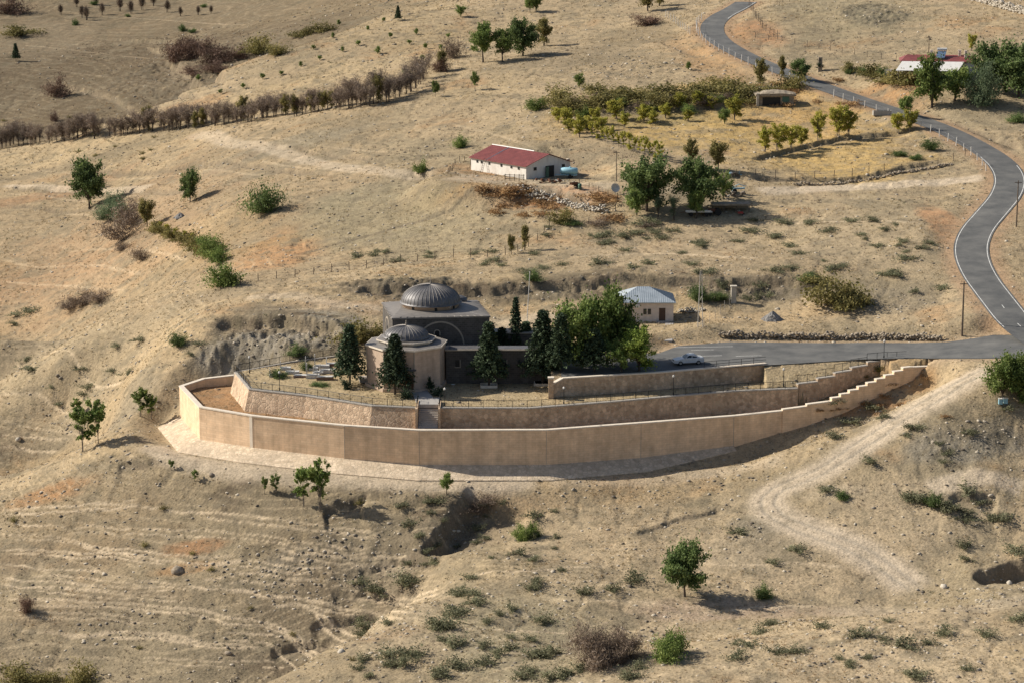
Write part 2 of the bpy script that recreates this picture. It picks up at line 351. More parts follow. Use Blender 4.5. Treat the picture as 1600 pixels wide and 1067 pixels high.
    ino = inpoly(X, Y, POLY_OUT); fil = ino & (d_out > .42)
    outside = ~ino & ~ter
    d_rb, _, _, zr = polydist(X, Y, REAR, True); k = np.where(~ter & ~ino, 1 - sstep(.2, 6.5, d_rb), 0); H1 = H1 * (1 - k) + (zr + n2 * .1 + .12 * d_rb) * k
    k = np.where(outside & ~lot, 1 - sstep(3.0, 9, d_out), 0) * sstep(.4, 3.5, dl) * (1 - sstep(PY(1440,580,320)[0], PY(1500,580,320)[0], X))
    H1 = H1 * (1 - k) + (zf - .36 * np.minimum(d_out, 3.4) - .1 + (n2 * .12 + n3 * .05) * sstep(2.5, 4, d_out)) * k
    H1 = np.where(ino & ~fil, zf - .1, H1)
    pk = (d_pk < .4) & (X > PKW[0][0] - .5)
    ter = (ter | pk) & (d_in > .42) & ~((X > STAIR[0]) & (X < STAIR[1]) & (Y > STAIR[2]) & (Y < STAIR[3]))
    bank = np.where(X > PKW[3][0] - .5, lotz(X) - .05 - np.clip(dl - .4, 0, 99) * .5 + n2 * .1, -9)
    H1 = np.where(ter, np.maximum(terz(X) + n2 * .08 + n3 * .04 + sstep(324, 336, Y) * 0.3, bank), H1)
    # behind the shrine and graveyard: soft run-up
    fil = (fil | (inpoly(X, Y, POLY_TER) & ~ter)) & (d_pk > .4)
    H1 = np.where(ter & (X > IN_R[0][0]), np.minimum(H1, zin - .1 + .42 * np.clip(d_in - .3, 0, 99)), H1)
    fil = fil & ~lot
    H1 = np.where(fil, np.maximum(fillz(X) + n2 * .15 + n3 * .09, np.where((X > PKW[3][0] - .5) & (d_in > 1.2) & (d_out > 1.0) & (X > IN_S[-1][0][0]), bank, -9)), H1)
    # keep the ground beyond the terrace from hiding the wall tops
    if full: return H1, dict(n1=n1, n2=n2, n3=n3, warp=warp, rough=rough, ridg=ridg, scar=scar, tr=tr, gate=gate, rdist=rdist, trk=trk, rut=rut, pth=pth, lot=lot, ter=ter, fil=fil, dl=dl)
    return H1
# ------------------------------------------------------------------ terrain mesh (one sheet, finer where the photograph looks)
us = np.r_[np.linspace(-.95, -.245, 56)[:-1], np.arange(-.245, .2452, .00048), np.linspace(.2455, .95, 56)[1:]]
lg = [215.0]
while lg[-1] < 900: lg.append(lg[-1] * (1 + .00118))
ys_ = np.r_[np.linspace(12, 214, 46), np.array(lg), np.linspace(905, 1480, 45)]
U, YG = np.meshgrid(us, ys_, indexing='ij')
XG = U * YG
HG, MK = terrain(XG, YG, True)
NU, NY = U.shape
ui = np.arange(NU); yi_ = np.arange(NY)
def gz(x, y):
    """height of the finished ground sheet"""
    x = np.atleast_1d(np.asarray(x, float)); y = np.atleast_1d(np.asarray(y, float))
    a = np.interp(x / y, us, ui); b = np.interp(y, ys_, yi_)
    i = np.minimum(a.astype(int), NU - 2); j = np.minimum(b.astype(int), NY - 2); a = a - i; b = b - j
    return (HG[i, j] * (1 - a) + HG[i + 1, j] * a) * (1 - b) + (HG[i, j + 1] * (1 - a) + HG[i + 1, j + 1] * a) * b
def at(px, py):
    """ground point seen at a photograph position"""
    d = ray(px, py); Ys = np.arange(216, 1000, .2); t = Ys / d[1]
    X = d[0] * t; Z = CAMZ + d[2] * t; below = gz(X, Ys) > Z
    k = int(np.argmax(below)) if below.any() else len(Ys) - 1
    return Vector((X[k], Ys[k], float(gz(X[k], Ys[k])[0])))
# ------------------------------------------------------------------ ground colours (albedo only)
def C(r, g, b): return np.array([r, g, b], float)
col = np.zeros(XG.shape + (3,))
col[:] = C(.375, .295, .19)
def mix(m, c): 
    global col
    m = np.clip(m, 0, 1)[..., None]; col = col * (1 - m) + c * m
b1 = fbm(XG, YG, 40, 4, .55, 21); b2 = fbm(XG, YG, 9, 4, .6, 22); b3 = fbm(XG, YG, 1.3, 4, .65, 23)
mix(sstep(.0, .5, b1 + b2 * .6), C(.43, .335, .205))
mix(sstep(.05, .6, -b1 + b2 * .5) * .8, C(.30, .25, .165))
mix(sstep(.15, .7, b2 - b1 * .3) * .55, C(.27, .225, .15))
mix(sstep(.25, .6, fbm(XG, YG, 14, 4, .6, 30)) * .5, C(.40, .235, .115))
# far hillside at the left is greyer and darker
mix(sstep(592, 640, YG) * (1 - sstep(-55, -15, XG)) * .8, C(.20, .155, .10))
mix(sstep(.0, .5, b2 + b3 * .5) * sstep(592, 640, YG) * (XG < -20) * .6, C(.13, .105, .07))
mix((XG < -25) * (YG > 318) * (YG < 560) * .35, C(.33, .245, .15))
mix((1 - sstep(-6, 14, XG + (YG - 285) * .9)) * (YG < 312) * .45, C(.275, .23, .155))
mix(sstep(.1, .5, b2 + b3 * .4) * sstep(560, 640, YG) * (XG < -10) * .5, C(.20, .165, .105))
CP = patchlist([ (600,912,60,9,(.24,.15,.09),.8),(610,930,50,7,(.23,.145,.085),.8),(600,990,60,9,(.23,.15,.09),.8),(560,965,80,9,(.20,.15,.10),.8),(440,1035,80,18,(.19,.145,.10),.75),(650,865,50,8,(.22,.15,.10),.7),
 (370,765,55,12,(.17,.135,.095),.85),(355,792,30,16,(.19,.155,.11),.8),(455,880,60,18,(.29,.265,.215),.75),(560,770,80,14,(.21,.17,.12),.7),(100,870,160,20,(.28,.215,.14),.7),(180,950,160,24,(.27,.21,.14),.6),
 (100,262,160,5,(.26,.21,.14),.7),(430,235,150,8,(.27,.235,.17),.75),(450,258,140,6,(.26,.22,.155),.7),(60,310,150,6,(.34,.215,.125),.7),(220,302,90,12,(.33,.225,.135),.7),(120,345,120,16,(.31,.24,.155),.6),(640,365,140,10,(.43,.335,.20),.7),
 (600,300,140,14,(.30,.26,.185),.6),(330,460,100,10,(.29,.235,.16),.6),(60,560,120,16,(.29,.24,.165),.6),(60,690,90,24,(.27,.215,.145),.75),(200,640,50,26,(.29,.245,.175),.7),(230,225,120,10,(.30,.245,.16),.6),(700,60,120,14,(.36,.28,.17),.5),
 (560,480,120,10,(.42,.30,.19),.6),(1240,150,80,18,(.36,.22,.12),.7),(800,800,60,20,(.38,.27,.16),.5),(1500,790,80,20,(.30,.25,.175),.5),(1400,770,80,10,(.33,.28,.19),.5), # x, y, rx, ry, colour, strength
 (1150,190,290,45,(.46,.325,.135),.85),(1300,250,170,26,(.49,.345,.145),.9),(1260,180,120,30,(.45,.30,.13),.8),(1380,160,90,20,(.40,.24,.12),.8),(900,190,60,25,(.45,.32,.15),.5),
 (730,275,120,12,(.40,.20,.09),.6),(860,315,100,12,(.45,.22,.09),.85),(700,300,130,14,(.38,.25,.12),.6),(440,395,70,25,(.42,.24,.12),.7),(500,365,200,8,(.34,.23,.12),.5),
 (1170,55,60,20,(.40,.22,.12),.7),(1120,100,60,30,(.42,.26,.13),.6),(1100,60,100,20,(.40,.25,.13),.5),
 (600,330,160,40,(.30,.26,.17),.7),(700,370,150,30,(.31,.265,.175),.6),(330,350,120,30,(.38,.28,.16),.5),
 (1050,400,260,35,(.36,.285,.19),.7),(1350,370,160,40,(.37,.30,.20),.6),(1250,490,250,12,(.44,.33,.20),.8),(1000,470,300,16,(.42,.32,.19),.5),
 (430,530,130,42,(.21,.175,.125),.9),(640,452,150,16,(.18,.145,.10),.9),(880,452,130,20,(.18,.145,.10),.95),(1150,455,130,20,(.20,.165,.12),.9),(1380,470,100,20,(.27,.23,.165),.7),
 (1530,440,25,40,(.42,.24,.13),.8),(1470,350,30,40,(.42,.25,.14),.8),(1600,300,30,40,(.40,.26,.15),.6),
 (80,770,70,14,(.42,.22,.10),.6),(140,820,150,50,(.33,.25,.155),.5),(300,855,60,10,(.38,.20,.10),.6),(290,888,60,8,(.40,.24,.12),.6),(520,985,170,60,(.20,.16,.11),.6),(560,900,120,35,(.22,.175,.12),.6),
 (430,790,100,40,(.24,.20,.14),.5),(700,820,80,45,(.20,.155,.105),.7),(250,1000,200,50,(.28,.235,.16),.6),(600,850,120,40,(.26,.22,.155),.5),
 (1100,880,350,80,(.42,.335,.225),.6),(1400,800,200,50,(.42,.335,.225),.55),(1200,700,200,40,(.43,.335,.21),.5),(1000,760,200,20,(.43,.32,.19),.5),
 (1450,610,120,30,(.44,.34,.21),.5),(1180,640,100,12,(.40,.24,.12),.3),(1340,640,110,14,(.44,.24,.11),.75),(1430,600,60,12,(.46,.27,.12),.7),
 (1250,1000,350,40,(.45,.36,.24),.65),(1150,955,200,14,(.38,.29,.22),.6),(1450,1040,220,40,(.45,.36,.24),.6),(1500,700,120,26,(.30,.26,.19),.6),
 (830,1000,150,60,(.34,.30,.20),.5),(640,960,100,50,(.38,.31,.21),.5),(1180,820,55,18,(.28,.25,.19),.7),(1330,15,140,28,(.30,.26,.17),.55),(1360,20,50,20,(.22,.20,.14),.8),
 (100,600,160,60,(.33,.27,.18),.6),(100,480,200,16,(.43,.30,.17),.5),(150,400,200,50,(.36,.25,.155),.6),(60,440,150,20,(.37,.24,.14),.5),
 (300,100,100,40,(.17,.13,.09),.85),(420,60,90,20,(.20,.155,.10),.75),(170,165,100,22,(.20,.16,.105),.7),(900,90,120,14,(.27,.22,.15),.6),(1000,60,90,14,(.25,.20,.13),.6),
 (1000,185,120,16,(.35,.28,.13),.6),(950,165,120,12,(.22,.18,.10),.6),(840,270,80,22,(.28,.24,.165),.6),(1100,315,80,20,(.29,.245,.175),.7),
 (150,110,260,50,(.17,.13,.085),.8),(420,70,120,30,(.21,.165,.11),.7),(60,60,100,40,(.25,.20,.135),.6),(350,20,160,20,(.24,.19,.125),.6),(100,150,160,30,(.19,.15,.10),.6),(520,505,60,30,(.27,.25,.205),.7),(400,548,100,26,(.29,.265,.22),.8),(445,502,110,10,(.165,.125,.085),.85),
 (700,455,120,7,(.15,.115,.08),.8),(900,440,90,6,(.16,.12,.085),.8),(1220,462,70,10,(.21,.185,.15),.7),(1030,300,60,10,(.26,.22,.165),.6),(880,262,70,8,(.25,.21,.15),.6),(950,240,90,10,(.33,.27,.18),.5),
 (1480,700,90,20,(.27,.245,.195),.7),(1570,690,50,20,(.25,.225,.18),.7),(1300,770,60,10,(.42,.35,.25),.6),(1180,860,80,30,(.30,.255,.185),.5)], lambda a, b: np.array(at(a, b)))
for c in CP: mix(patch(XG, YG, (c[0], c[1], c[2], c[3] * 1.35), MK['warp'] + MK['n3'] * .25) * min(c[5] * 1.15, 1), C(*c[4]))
mix(sstep(.1, .8, MK['rough'] * 2) * sstep(-.2, .5, b3) * .75, C(.19, .165, .125))
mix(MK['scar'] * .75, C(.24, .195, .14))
b4 = fbm(XG, YG, 3.4, 4, .7, 61); b5 = fbm(XG, YG, .8, 2, .6, 62)
mix(sstep(.05, .45, b4 + b2 * .35) * .55, C(.255, .215, .15))
mix(sstep(.15, .5, b3 + b4 * .5) * .45, C(.20, .17, .115))
mix(sstep(.3, .6, b5 + b1 * .3) * .35, C(.17, .145, .09))
mix(sstep(.3, .7, -b3 + .1) * .35, C(.50, .40, .25))
mix(MK['tr'] * .85, C(.55, .445, .30))
mix(MK['pth'] * (.85 - .5 * sstep(340, 470, YG)), C(.56, .455, .32))
mix(MK['trk'] * .9, C(.50, .42, .32)); mix(MK['rut'] * .75, C(.35, .31, .25))
rd = MK['rdist'] + b3 * .8
mix((1 - sstep(RW + .5, RW + 3.2, rd)) * .8, C(.40, .27, .17))
mix((1 - sstep(.3, 2.5, np.where(MK['lot'], 0, MK['dl']) + b3 * .8)) * .7, C(.40, .30, .20))
mix(MK['fil'] * .75, C(.36, .25, .13)); mix(MK['fil'] * sstep(.0, .5, b2) * .6, C(.22, .18, .10)); mix(MK['fil'] * (XG < -28) * .6, C(.38, .20, .10))
mix(MK['ter'] * .7, C(.45, .36, .22)); mix(MK['ter'] * sstep(.1, .5, b2) * .5, C(.34, .26, .15))
col *= (1 + .14 * b3[..., None]) * np.array([.95, .935, .92])
col *= 1 + .12 * fbm(XG, YG, 22, 3, .5, 77)[..., None]
_mn = np.array([.33, .26, .168]); _l = (col.mean(-1) / _mn.mean())[..., None]; col = col * np.where(_l < 1, np.maximum(_l, .3) ** .42, _l ** .18); _g = col.mean(-1)[..., None] * _mn / _mn.mean(); col = _g + (col - _g) * .97
col = np.clip(col, .05, .8)

def mesh_arrays(name, V, Fq, nper, mat, smooth=False, cols=None):
    me = bpy.data.meshes.new(name)
    nv, nf = len(V), len(Fq) // nper
    me.vertices.add(nv); me.vertices.foreach_set('co', np.asarray(V, np.float32).ravel())
    me.loops.add(nf * nper); me.loops.foreach_set('vertex_index', np.asarray(Fq, np.int32).ravel())
    me.polygons.add(nf); me.polygons.foreach_set('loop_start', np.arange(nf, dtype=np.int32) * nper)
    me.polygons.foreach_set('loop_total', np.full(nf, nper, np.int32))
    if smooth: me.polygons.foreach_set('use_smooth', np.ones(nf, bool))
    me.update(calc_edges=True)
    if cols is not None:
        at_ = me.color_attributes.new('col', 'FLOAT_COLOR', 'POINT')
        c4 = np.ones((nv, 4), np.float32); c4[:, :3] = cols; at_.data.foreach_set('color', c4.ravel())
    if mat: me.materials.append(mat)
    return me
# ------------------------------------------------------------------ materials
def NM(name):
    m = bpy.data.materials.new(name); m.use_nodes = True; nt = m.node_tree
    b = nt.nodes['Principled BSDF']; b.inputs['Specular IOR Level'].default_value = .15
    b.inputs['Roughness'].default_value = .9
    return m, nt, b
def nd(nt, t, **kw):
    n = nt.nodes.new('ShaderNode' + t)
    for k, v in kw.items():
        if k in n.inputs: n.inputs[k].default_value = v
        else: setattr(n, k, v)
    return n
def lk(nt, a, b): nt.links.new(a, b)
def bump(nt, b, hsock, dist, strength=1.0):
    n = nd(nt, 'Bump', Strength=strength, Distance=dist); lk(nt, hsock, n.inputs['Height']); lk(nt, n.outputs[0], b.inputs['Normal'])
def mat_noise(name, c0, c1, scale=1.0, rough=.9, bumpd=0.0, metal=0.0, spec=.15, detail=6, lo=.35, hi=.65, stretch=None, obj=True, bs=None):
    m, nt, b = NM(name)
    tc = nd(nt, 'TexCoord'); mp = nd(nt, 'Mapping'); lk(nt, tc.outputs['Object'], mp.inputs[0])
    if stretch: mp.inputs['Scale'].default_value = stretch
    no = nd(nt, 'TexNoise', Scale=scale, Detail=detail, Roughness=.65); lk(nt, mp.outputs[0], no.inputs[0])
    cr = nd(nt, 'ValToRGB'); cr.color_ramp.elements[0].position = lo; cr.color_ramp.elements[1].position = hi
    cr.color_ramp.elements[0].color = (*c0, 1); cr.color_ramp.elements[1].color = (*c1, 1)
    lk(nt, no.outputs[0], cr.inputs[0]); lk(nt, cr.outputs[0], b.inputs['Base Color'])
    b.inputs['Roughness'].default_value = rough; b.inputs['Metallic'].default_value = metal; b.inputs['Specular IOR Level'].default_value = spec
    if bumpd: bump(nt, b, no.outputs[0], bumpd)
    return m
M = {}
m, nt, b = NM('dry_ground')
va = nd(nt, 'VertexColor'); va.layer_name = 'col'
tc = nd(nt, 'TexCoord')
n1 = nd(nt, 'TexNoise', Scale=3.6, Detail=8, Roughness=.8); n2 = nd(nt, 'TexNoise', Scale=.45, Detail=6, Roughness=.7)
vo = nd(nt, 'TexVoronoi', Scale=2.6); 
for q in (n1, n2, vo): lk(nt, tc.outputs['Object'], q.inputs['Vector'])
mr = nd(nt, 'MapRange'); mr.inputs[1].default_value = .3; mr.inputs[2].default_value = .7; mr.inputs[3].default_value = .68; mr.inputs[4].default_value = 1.30
lk(nt, n1.outputs[0], mr.inputs[0])
mr2 = nd(nt, 'MapRange'); mr2.inputs[1].default_value = .3; mr2.inputs[2].default_value = .7; mr2.inputs[3].default_value = .84; mr2.inputs[4].default_value = 1.14
lk(nt, n2.outputs[0], mr2.inputs[0])
mm = nd(nt, 'Math', operation='MULTIPLY'); lk(nt, mr.outputs[0], mm.inputs[0]); lk(nt, mr2.outputs[0], mm.inputs[1])
vm = nd(nt, 'VectorMath', operation='SCALE'); lk(nt, va.outputs[0], vm.inputs[0]); lk(nt, mm.outputs[0], vm.inputs['Scale'])
sp1 = nd(nt, 'TexNoise', Scale=1.5, Detail=10, Roughness=.82); sp2 = nd(nt, 'TexNoise', Scale=.33, Detail=8, Roughness=.8); sp3 = nd(nt, 'TexVoronoi', Scale=1.1)
for q in (sp1, sp2, sp3): lk(nt, tc.outputs['Object'], q.inputs['Vector'])
def layer(prev, sock, lo, hi, amt, c_, inv=False):
    r_ = nd(nt, 'MapRange'); r_.inputs[1].default_value = lo; r_.inputs[2].default_value = hi; r_.inputs[3].default_value = amt if inv else 0; r_.inputs[4].default_value = 0 if inv else amt; lk(nt, sock, r_.inputs[0])
    x = nd(nt, 'Mix'); x.data_type = 'RGBA'; lk(nt, r_.outputs[0], x.inputs[0]); lk(nt, prev, x.inputs[6]); x.inputs[7].default_value = (*c_, 1); return x.outputs[2]
o1 = layer(vm.outputs[0], sp2.outputs[0], .50, .64, .55, (.20, .17, .12)); o2 = layer(o1, sp1.outputs[0], .53, .63, .62, (.135, .11, .075)); o3 = layer(o2, sp1.outputs[0], .33, .43, .28, (.50, .40, .27), True); o4 = layer(o3, sp3.outputs['Distance'], .10, .16, .55, (.11, .10, .06), True)
lk(nt, o4, b.inputs['Base Color']); b.inputs['Specular IOR Level'].default_value = .05; b.inputs['Roughness'].default_value = 1
ad = nd(nt, 'Math', operation='ADD'); lk(nt, n1.outputs[0], ad.inputs[0]); lk(nt, vo.outputs[0], ad.inputs[1])
bump(nt, b, ad.outputs[0], .05)
M['ground'] = m
idx = (ui[:-1, None] * NY + yi_[None, :-1])
quads = np.stack([idx, idx + NY, idx + NY + 1, idx + 1], -1).reshape(-1)
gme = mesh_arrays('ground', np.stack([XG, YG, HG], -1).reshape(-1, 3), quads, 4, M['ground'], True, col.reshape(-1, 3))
ground = bpy.data.objects.new('ground', gme); COL.objects.link(ground); ground['kind'] = 'structure'
# ================================================================== builders
class MB:
    def __init__(s): s.v = []; s.f = []
    def add(s, vs, fs):
        o = len(s.v); s.v += [tuple(map(float, p)) for p in vs]; s.f += [tuple(i + o for i in f) for f in fs]; return s
    def box(s, c, d, rz=0.0, tilt=0.0):
        hx, hy, hz = d[0] / 2, d[1] / 2, d[2] / 2; cr, sr = math.cos(rz), math.sin(rz); ct, st = math.cos(tilt), math.sin(tilt); vs = []
        for z in (-hz, hz):
            for x, y in ((-hx, -hy), (hx, -hy), (hx, hy), (-hx, hy)):
                x2, z2 = x * ct - z * st, x * st + z * ct
                vs.append((c[0] + x2 * cr - y * sr, c[1] + x2 * sr + y * cr, c[2] + z2))
        return s.add(vs, [(0, 3, 2, 1), (4, 5, 6, 7), (0, 1, 5, 4), (1, 2, 6, 5), (2, 3, 7, 6), (3, 0, 4, 7)])
    def prism(s, poly, z0, z1):
        n = len(poly); zb = z0 if hasattr(z0, '__len__') else [z0] * n; zt = z1 if hasattr(z1, '__len__') else [z1] * n
        vs = [(p[0], p[1], zb[i]) for i, p in enumerate(poly)] + [(p[0], p[1], zt[i]) for i, p in enumerate(poly)]
        return s.add(vs, [tuple(range(n))[::-1], tuple(range(n, 2 * n))] + [(i, (i + 1) % n, n + (i + 1) % n, n + i) for i in range(n)])
    def tube(s, pts, rs, n=6):
        pts = [Vector(p) for p in pts]; rs = rs if hasattr(rs, '__len__') else [rs] * len(pts); vs = []
        for i, p in enumerate(pts):
            d = (pts[min(i + 1, len(pts) - 1)] - pts[max(i - 1, 0)]).normalized()
            a = d.cross(Vector((0, 0, 1)) if abs(d.z) < .9 else Vector((1, 0, 0))).normalized(); b_ = d.cross(a)
            for k in range(n):
                t = 2 * math.pi * k / n; vs.append(p + (a * math.cos(t) + b_ * math.sin(t)) * rs[i])
        fs = [(i * n + k, i * n + (k + 1) % n, (i + 1) * n + (k + 1) % n, (i + 1) * n + k) for i in range(len(pts) - 1) for k in range(n)]
        fs += [tuple(range(n))[::-1], tuple(range((len(pts) - 1) * n, len(pts) * n))]
        return s.add(vs, fs)
    def lathe(s, prof, c, n=32, cap=True):
        vs = []; 
        for r, z in prof:
            for k in range(n):
                t = 2 * math.pi * k / n; vs.append((c[0] + r * math.cos(t), c[1] + r * math.sin(t), c[2] + z))
        m = len(prof); fs = [(i * n + k, i * n + (k + 1) % n, (i + 1) * n + (k + 1) % n, (i + 1) * n + k) for i in range(m - 1) for k in range(n)]
        if cap: fs += [tuple(range(n))[::-1], tuple(range((m - 1) * n, m * n))]
        return s.add(vs, fs)
    def build(s, name, mat, parent=None, smooth=False, loc=None, bevel=0.0):
        me = bpy.data.meshes.new(name); v = s.v
        if loc is not None: v = [(a - loc[0], b - loc[1], c - loc[2]) for a, b, c in s.v]
        me.from_pydata(v, [], s.f); me.update()
        if smooth: me.polygons.foreach_set('use_smooth', [True] * len(me.polygons))
        me.materials.append(mat)
        o = bpy.data.objects.new(name, me); COL.objects.link(o)
        if parent is not None: o.parent = parent
        elif loc is not None: o.location = loc
        if bevel:
            md = o.modifiers.new('bevel', 'BEVEL'); md.width = bevel; md.segments = 2; md.limit_method = 'ANGLE'
        return o
def tag(o, label=None, cat=None, group=None, kind=None):
    if label: o['label'] = label
    if cat: o['category'] = cat
    if group: o['group'] = group
    if kind: o['kind'] = kind
    return o
def empty(name, loc, label, cat, group=None, rz=0.0):
    o = bpy.data.objects.new(name, None); COL.objects.link(o); o.location = loc; o.rotation_euler = (0, 0, rz); o.empty_display_size = .3
    return tag(o, label, cat, group)
def plain(name, col_, rough=.8, metal=0.0, spec=.3):
    return mat_noise(name, [c * .86 for c in col_], [min(1, c * 1.1) for c in col_], 1.7, rough, 0, metal, spec, 5, .3, .7)
# ------------------------------------------------------------------ materials
def mat_masonry(name, c0, c1, mortar, bw, bh, rough=.9, bumpd=.03, msize=.02, rubble=False):
    m, nt, b = NM(name); tc = nd(nt, 'TexCoord')
    ge = nd(nt, 'NewGeometry'); sx = nd(nt, 'SeparateXYZ'); lk(nt, tc.outputs['Object'], sx.inputs[0])
    if rubble:
        vo = nd(nt, 'TexVoronoi', Scale=1 / bw); lk(nt, tc.outputs['Object'], vo.inputs['Vector'])
        ve = nd(nt, 'TexVoronoi', Scale=1 / bw); ve.feature = 'DISTANCE_TO_EDGE'; lk(nt, tc.outputs['Object'], ve.inputs['Vector'])
        cr = nd(nt, 'ValToRGB'); cr.color_ramp.elements[0].color = (*c0, 1); cr.color_ramp.elements[1].color = (*c1, 1)
        sc_ = nd(nt, 'SeparateColor'); lk(nt, vo.outputs['Color'], sc_.inputs[0]); lk(nt, sc_.outputs[0], cr.inputs[0])
        er = nd(nt, 'MapRange'); er.inputs[1].default_value = .02; er.inputs[2].default_value = .11; lk(nt, ve.outputs['Distance'], er.inputs[0])
        mx = nd(nt, 'Mix'); mx.data_type = 'RGBA'; mx.inputs[6].default_value = (*mortar, 1); lk(nt, er.outputs[0], mx.inputs[0]); lk(nt, cr.outputs[0], mx.inputs[7])
        out = mx.outputs[2]; hs = er.outputs[0]
    else:
        # courses wrap round walls of any heading: use distance along x+y and the height
        a = nd(nt, 'Math', operation='ADD'); lk(nt, sx.outputs[0], a.inputs[0]); lk(nt, sx.outputs[1], a.inputs[1])
        cb = nd(nt, 'CombineXYZ'); lk(nt, a.outputs[0], cb.inputs[0]); lk(nt, sx.outputs[2], cb.inputs[1])
        br = nd(nt, 'TexBrick', Scale=1.0); br.inputs['Color1'].default_value = (*c0, 1); br.inputs['Color2'].default_value = (*c1, 1); br.inputs['Mortar'].default_value = (*mortar, 1)
        br.inputs['Brick Width'].default_value = bw; br.inputs['Row Height'].default_value = bh; br.inputs['Mortar Size'].default_value = msize; br.inputs['Bias'].default_value = 0
        lk(nt, cb.outputs[0], br.inputs['Vector']); out = br.outputs[0]; hs = br.outputs[1]
    no = nd(nt, 'TexNoise', Scale=.6, Detail=6, Roughness=.7); lk(nt, tc.outputs['Object'], no.inputs[0])
    mr = nd(nt, 'MapRange'); mr.inputs[1].default_value = .3; mr.inputs[2].default_value = .7; mr.inputs[3].default_value = .78; mr.inputs[4].default_value = 1.15; lk(nt, no.outputs[0], mr.inputs[0])
    # faint vertical weather stains
    mp = nd(nt, 'Mapping'); mp.inputs['Scale'].default_value = (1.2, 1.2, .08); lk(nt, tc.outputs['Object'], mp.inputs[0])
    ns = nd(nt, 'TexNoise', Scale=1.0, Detail=4); lk(nt, mp.outputs[0], ns.inputs[0])
    ms = nd(nt, 'MapRange'); ms.inputs[1].default_value = .35; ms.inputs[2].default_value = .65; ms.inputs[3].default_value = .88; ms.inputs[4].default_value = 1.06; lk(nt, ns.outputs[0], ms.inputs[0])
    mu = nd(nt, 'Math', operation='MULTIPLY'); lk(nt, mr.outputs[0], mu.inputs[0]); lk(nt, ms.outputs[0], mu.inputs[1])
    vm = nd(nt, 'VectorMath', operation='SCALE'); lk(nt, out, vm.inputs[0]); lk(nt, mu.outputs[0], vm.inputs['Scale']); lk(nt, vm.outputs[0], b.inputs['Base Color'])
    b.inputs['Roughness'].default_value = rough
    bump(nt, b, hs, bumpd, .7 if rubble else -.6)
    return m
M['outer_stone'] = mat_masonry('cut_limestone', (.76, .55, .365), (.82, .61, .42), (.70, .505, .335), .9, .32, bumpd=.01, msize=.025)
M['inner_stone'] = mat_masonry('rubble_limestone', (.42, .30, .205), (.68, .51, .36), (.50, .39, .28), .5, .4, rubble=True, bumpd=.05)
M['apron'] = mat_masonry('pale_rubble_paving', (.54, .43, .31), (.68, .56, .42), (.50, .41, .30), .55, .4, rubble=True, bumpd=.03)
M['cope'] = plain('pale_coping', (.68, .60, .50)); M['cope_grey'] = plain('grey_coping', (.40, .37, .33))
M['basalt'] = mat_masonry('dark_basalt', (.075, .07, .066), (.115, .107, .10), (.14, .128, .118), .62, .3, bumpd=.02, msize=.025)
M['pink_stone'] = mat_masonry('pale_tomb_stone', (.50, .385, .30), (.56, .43, .335), (.46, .36, .28), .8, .34, bumpd=.008, msize=.012)
M['light_stone'] = plain('light_trim_stone', (.34, .30, .25)); M['dark_void'] = plain('dark_opening', (.02, .02, .02), .6)
M['drum'] = plain('drum_stone', (.55, .41, .30)); M['lead'] = mat_noise('lead_sheet', (.095, .095, .10), (.19, .185, .19), 1.3, .55, .01, .35, .4, 7, .3, .7)
M['roof_lead'] = mat_noise('flat_lead_roof', (.15, .135, .125), (.27, .25, .23), .7, .6, .01, .15, .4, 8, .3, .7, (1, 4, 1))
M['asphalt'] = mat_noise('asphalt', (.075, .078, .08), (.155, .153, .146), .28, .85, .004, 0, .3, 10, .32, .68)
M['paint'] = mat_noise('worn_white_paint', (.40, .40, .38), (.72, .72, .70), 1.5, .8, 0, 0, .2, 6, .3, .6)
M['iron'] = plain('dark_iron', (.025, .03, .035), .5, .4); M['concrete'] = plain('grey_concrete', (.36, .34, .31)); M['slab'] = plain('paving_slab', (.36, .34, .32))
M['tin_blue'] = mat_noise('pale_blue_tin', (.35, .40, .44), (.46, .51, .55), 1.0, .45, 0, .2, .5, 5)
M['plaster'] = plain('peach_plaster', (.72, .61, .52)); M['white_wall'] = mat_noise('white_block_wall', (.52, .48, .43), (.74, .71, .66), .8, .9, 0, 0, .2, 8, .25, .6, (1, 1, .35))
M['red_tin'] = mat_noise('dark_red_tin', (.17, .05, .05), (.25, .075, .07), .8, .6, 0, .1, .3, 7); M['wood'] = plain('weathered_wood', (.13, .10, .075)); M['brown_wood'] = plain('brown_wood', (.10, .06, .04))
M['blue_paint'] = plain('light_blue_paint', (.28, .50, .60), .5); M['green_paint'] = plain('green_paint', (.08, .16, .12), .6); M['glass'] = plain('dark_glass', (.02, .025, .03), .1, 0, .6)
M['car_paint'] = plain('white_car_paint', (.62, .64, .66), .25, 0, .6); M['rubber'] = plain('black_rubber', (.02, .02, .02), .8); M['chrome'] = plain('grey_metal', (.5, .5, .5), .35, .8)
M['white_metal'] = plain('white_painted_metal', (.66, .65, .62), .5); M['rust'] = plain('rusty_iron', (.16, .07, .04)); M['gravel'] = mat_noise('grey_gravel', (.15, .145, .14), (.30, .29, .28), 9, .95, .05, 0, .1, 6)
M['rock'] = mat_noise('field_rock', (.20, .165, .125), (.40, .34, .265), 2.0, .95, .05, 0, .1, 6); M['pale_rock'] = mat_noise('pale_rock', (.40, .36, .30), (.58, .53, .45), 2.0, .95, .05, 0, .1, 6)
M['marble'] = mat_noise('grave_marble', (.42, .41, .39), (.62, .61, .58), 2.5, .6, 0, 0, .3, 6); M['red_brick'] = plain('brown_kerb', (.20, .13, .10))
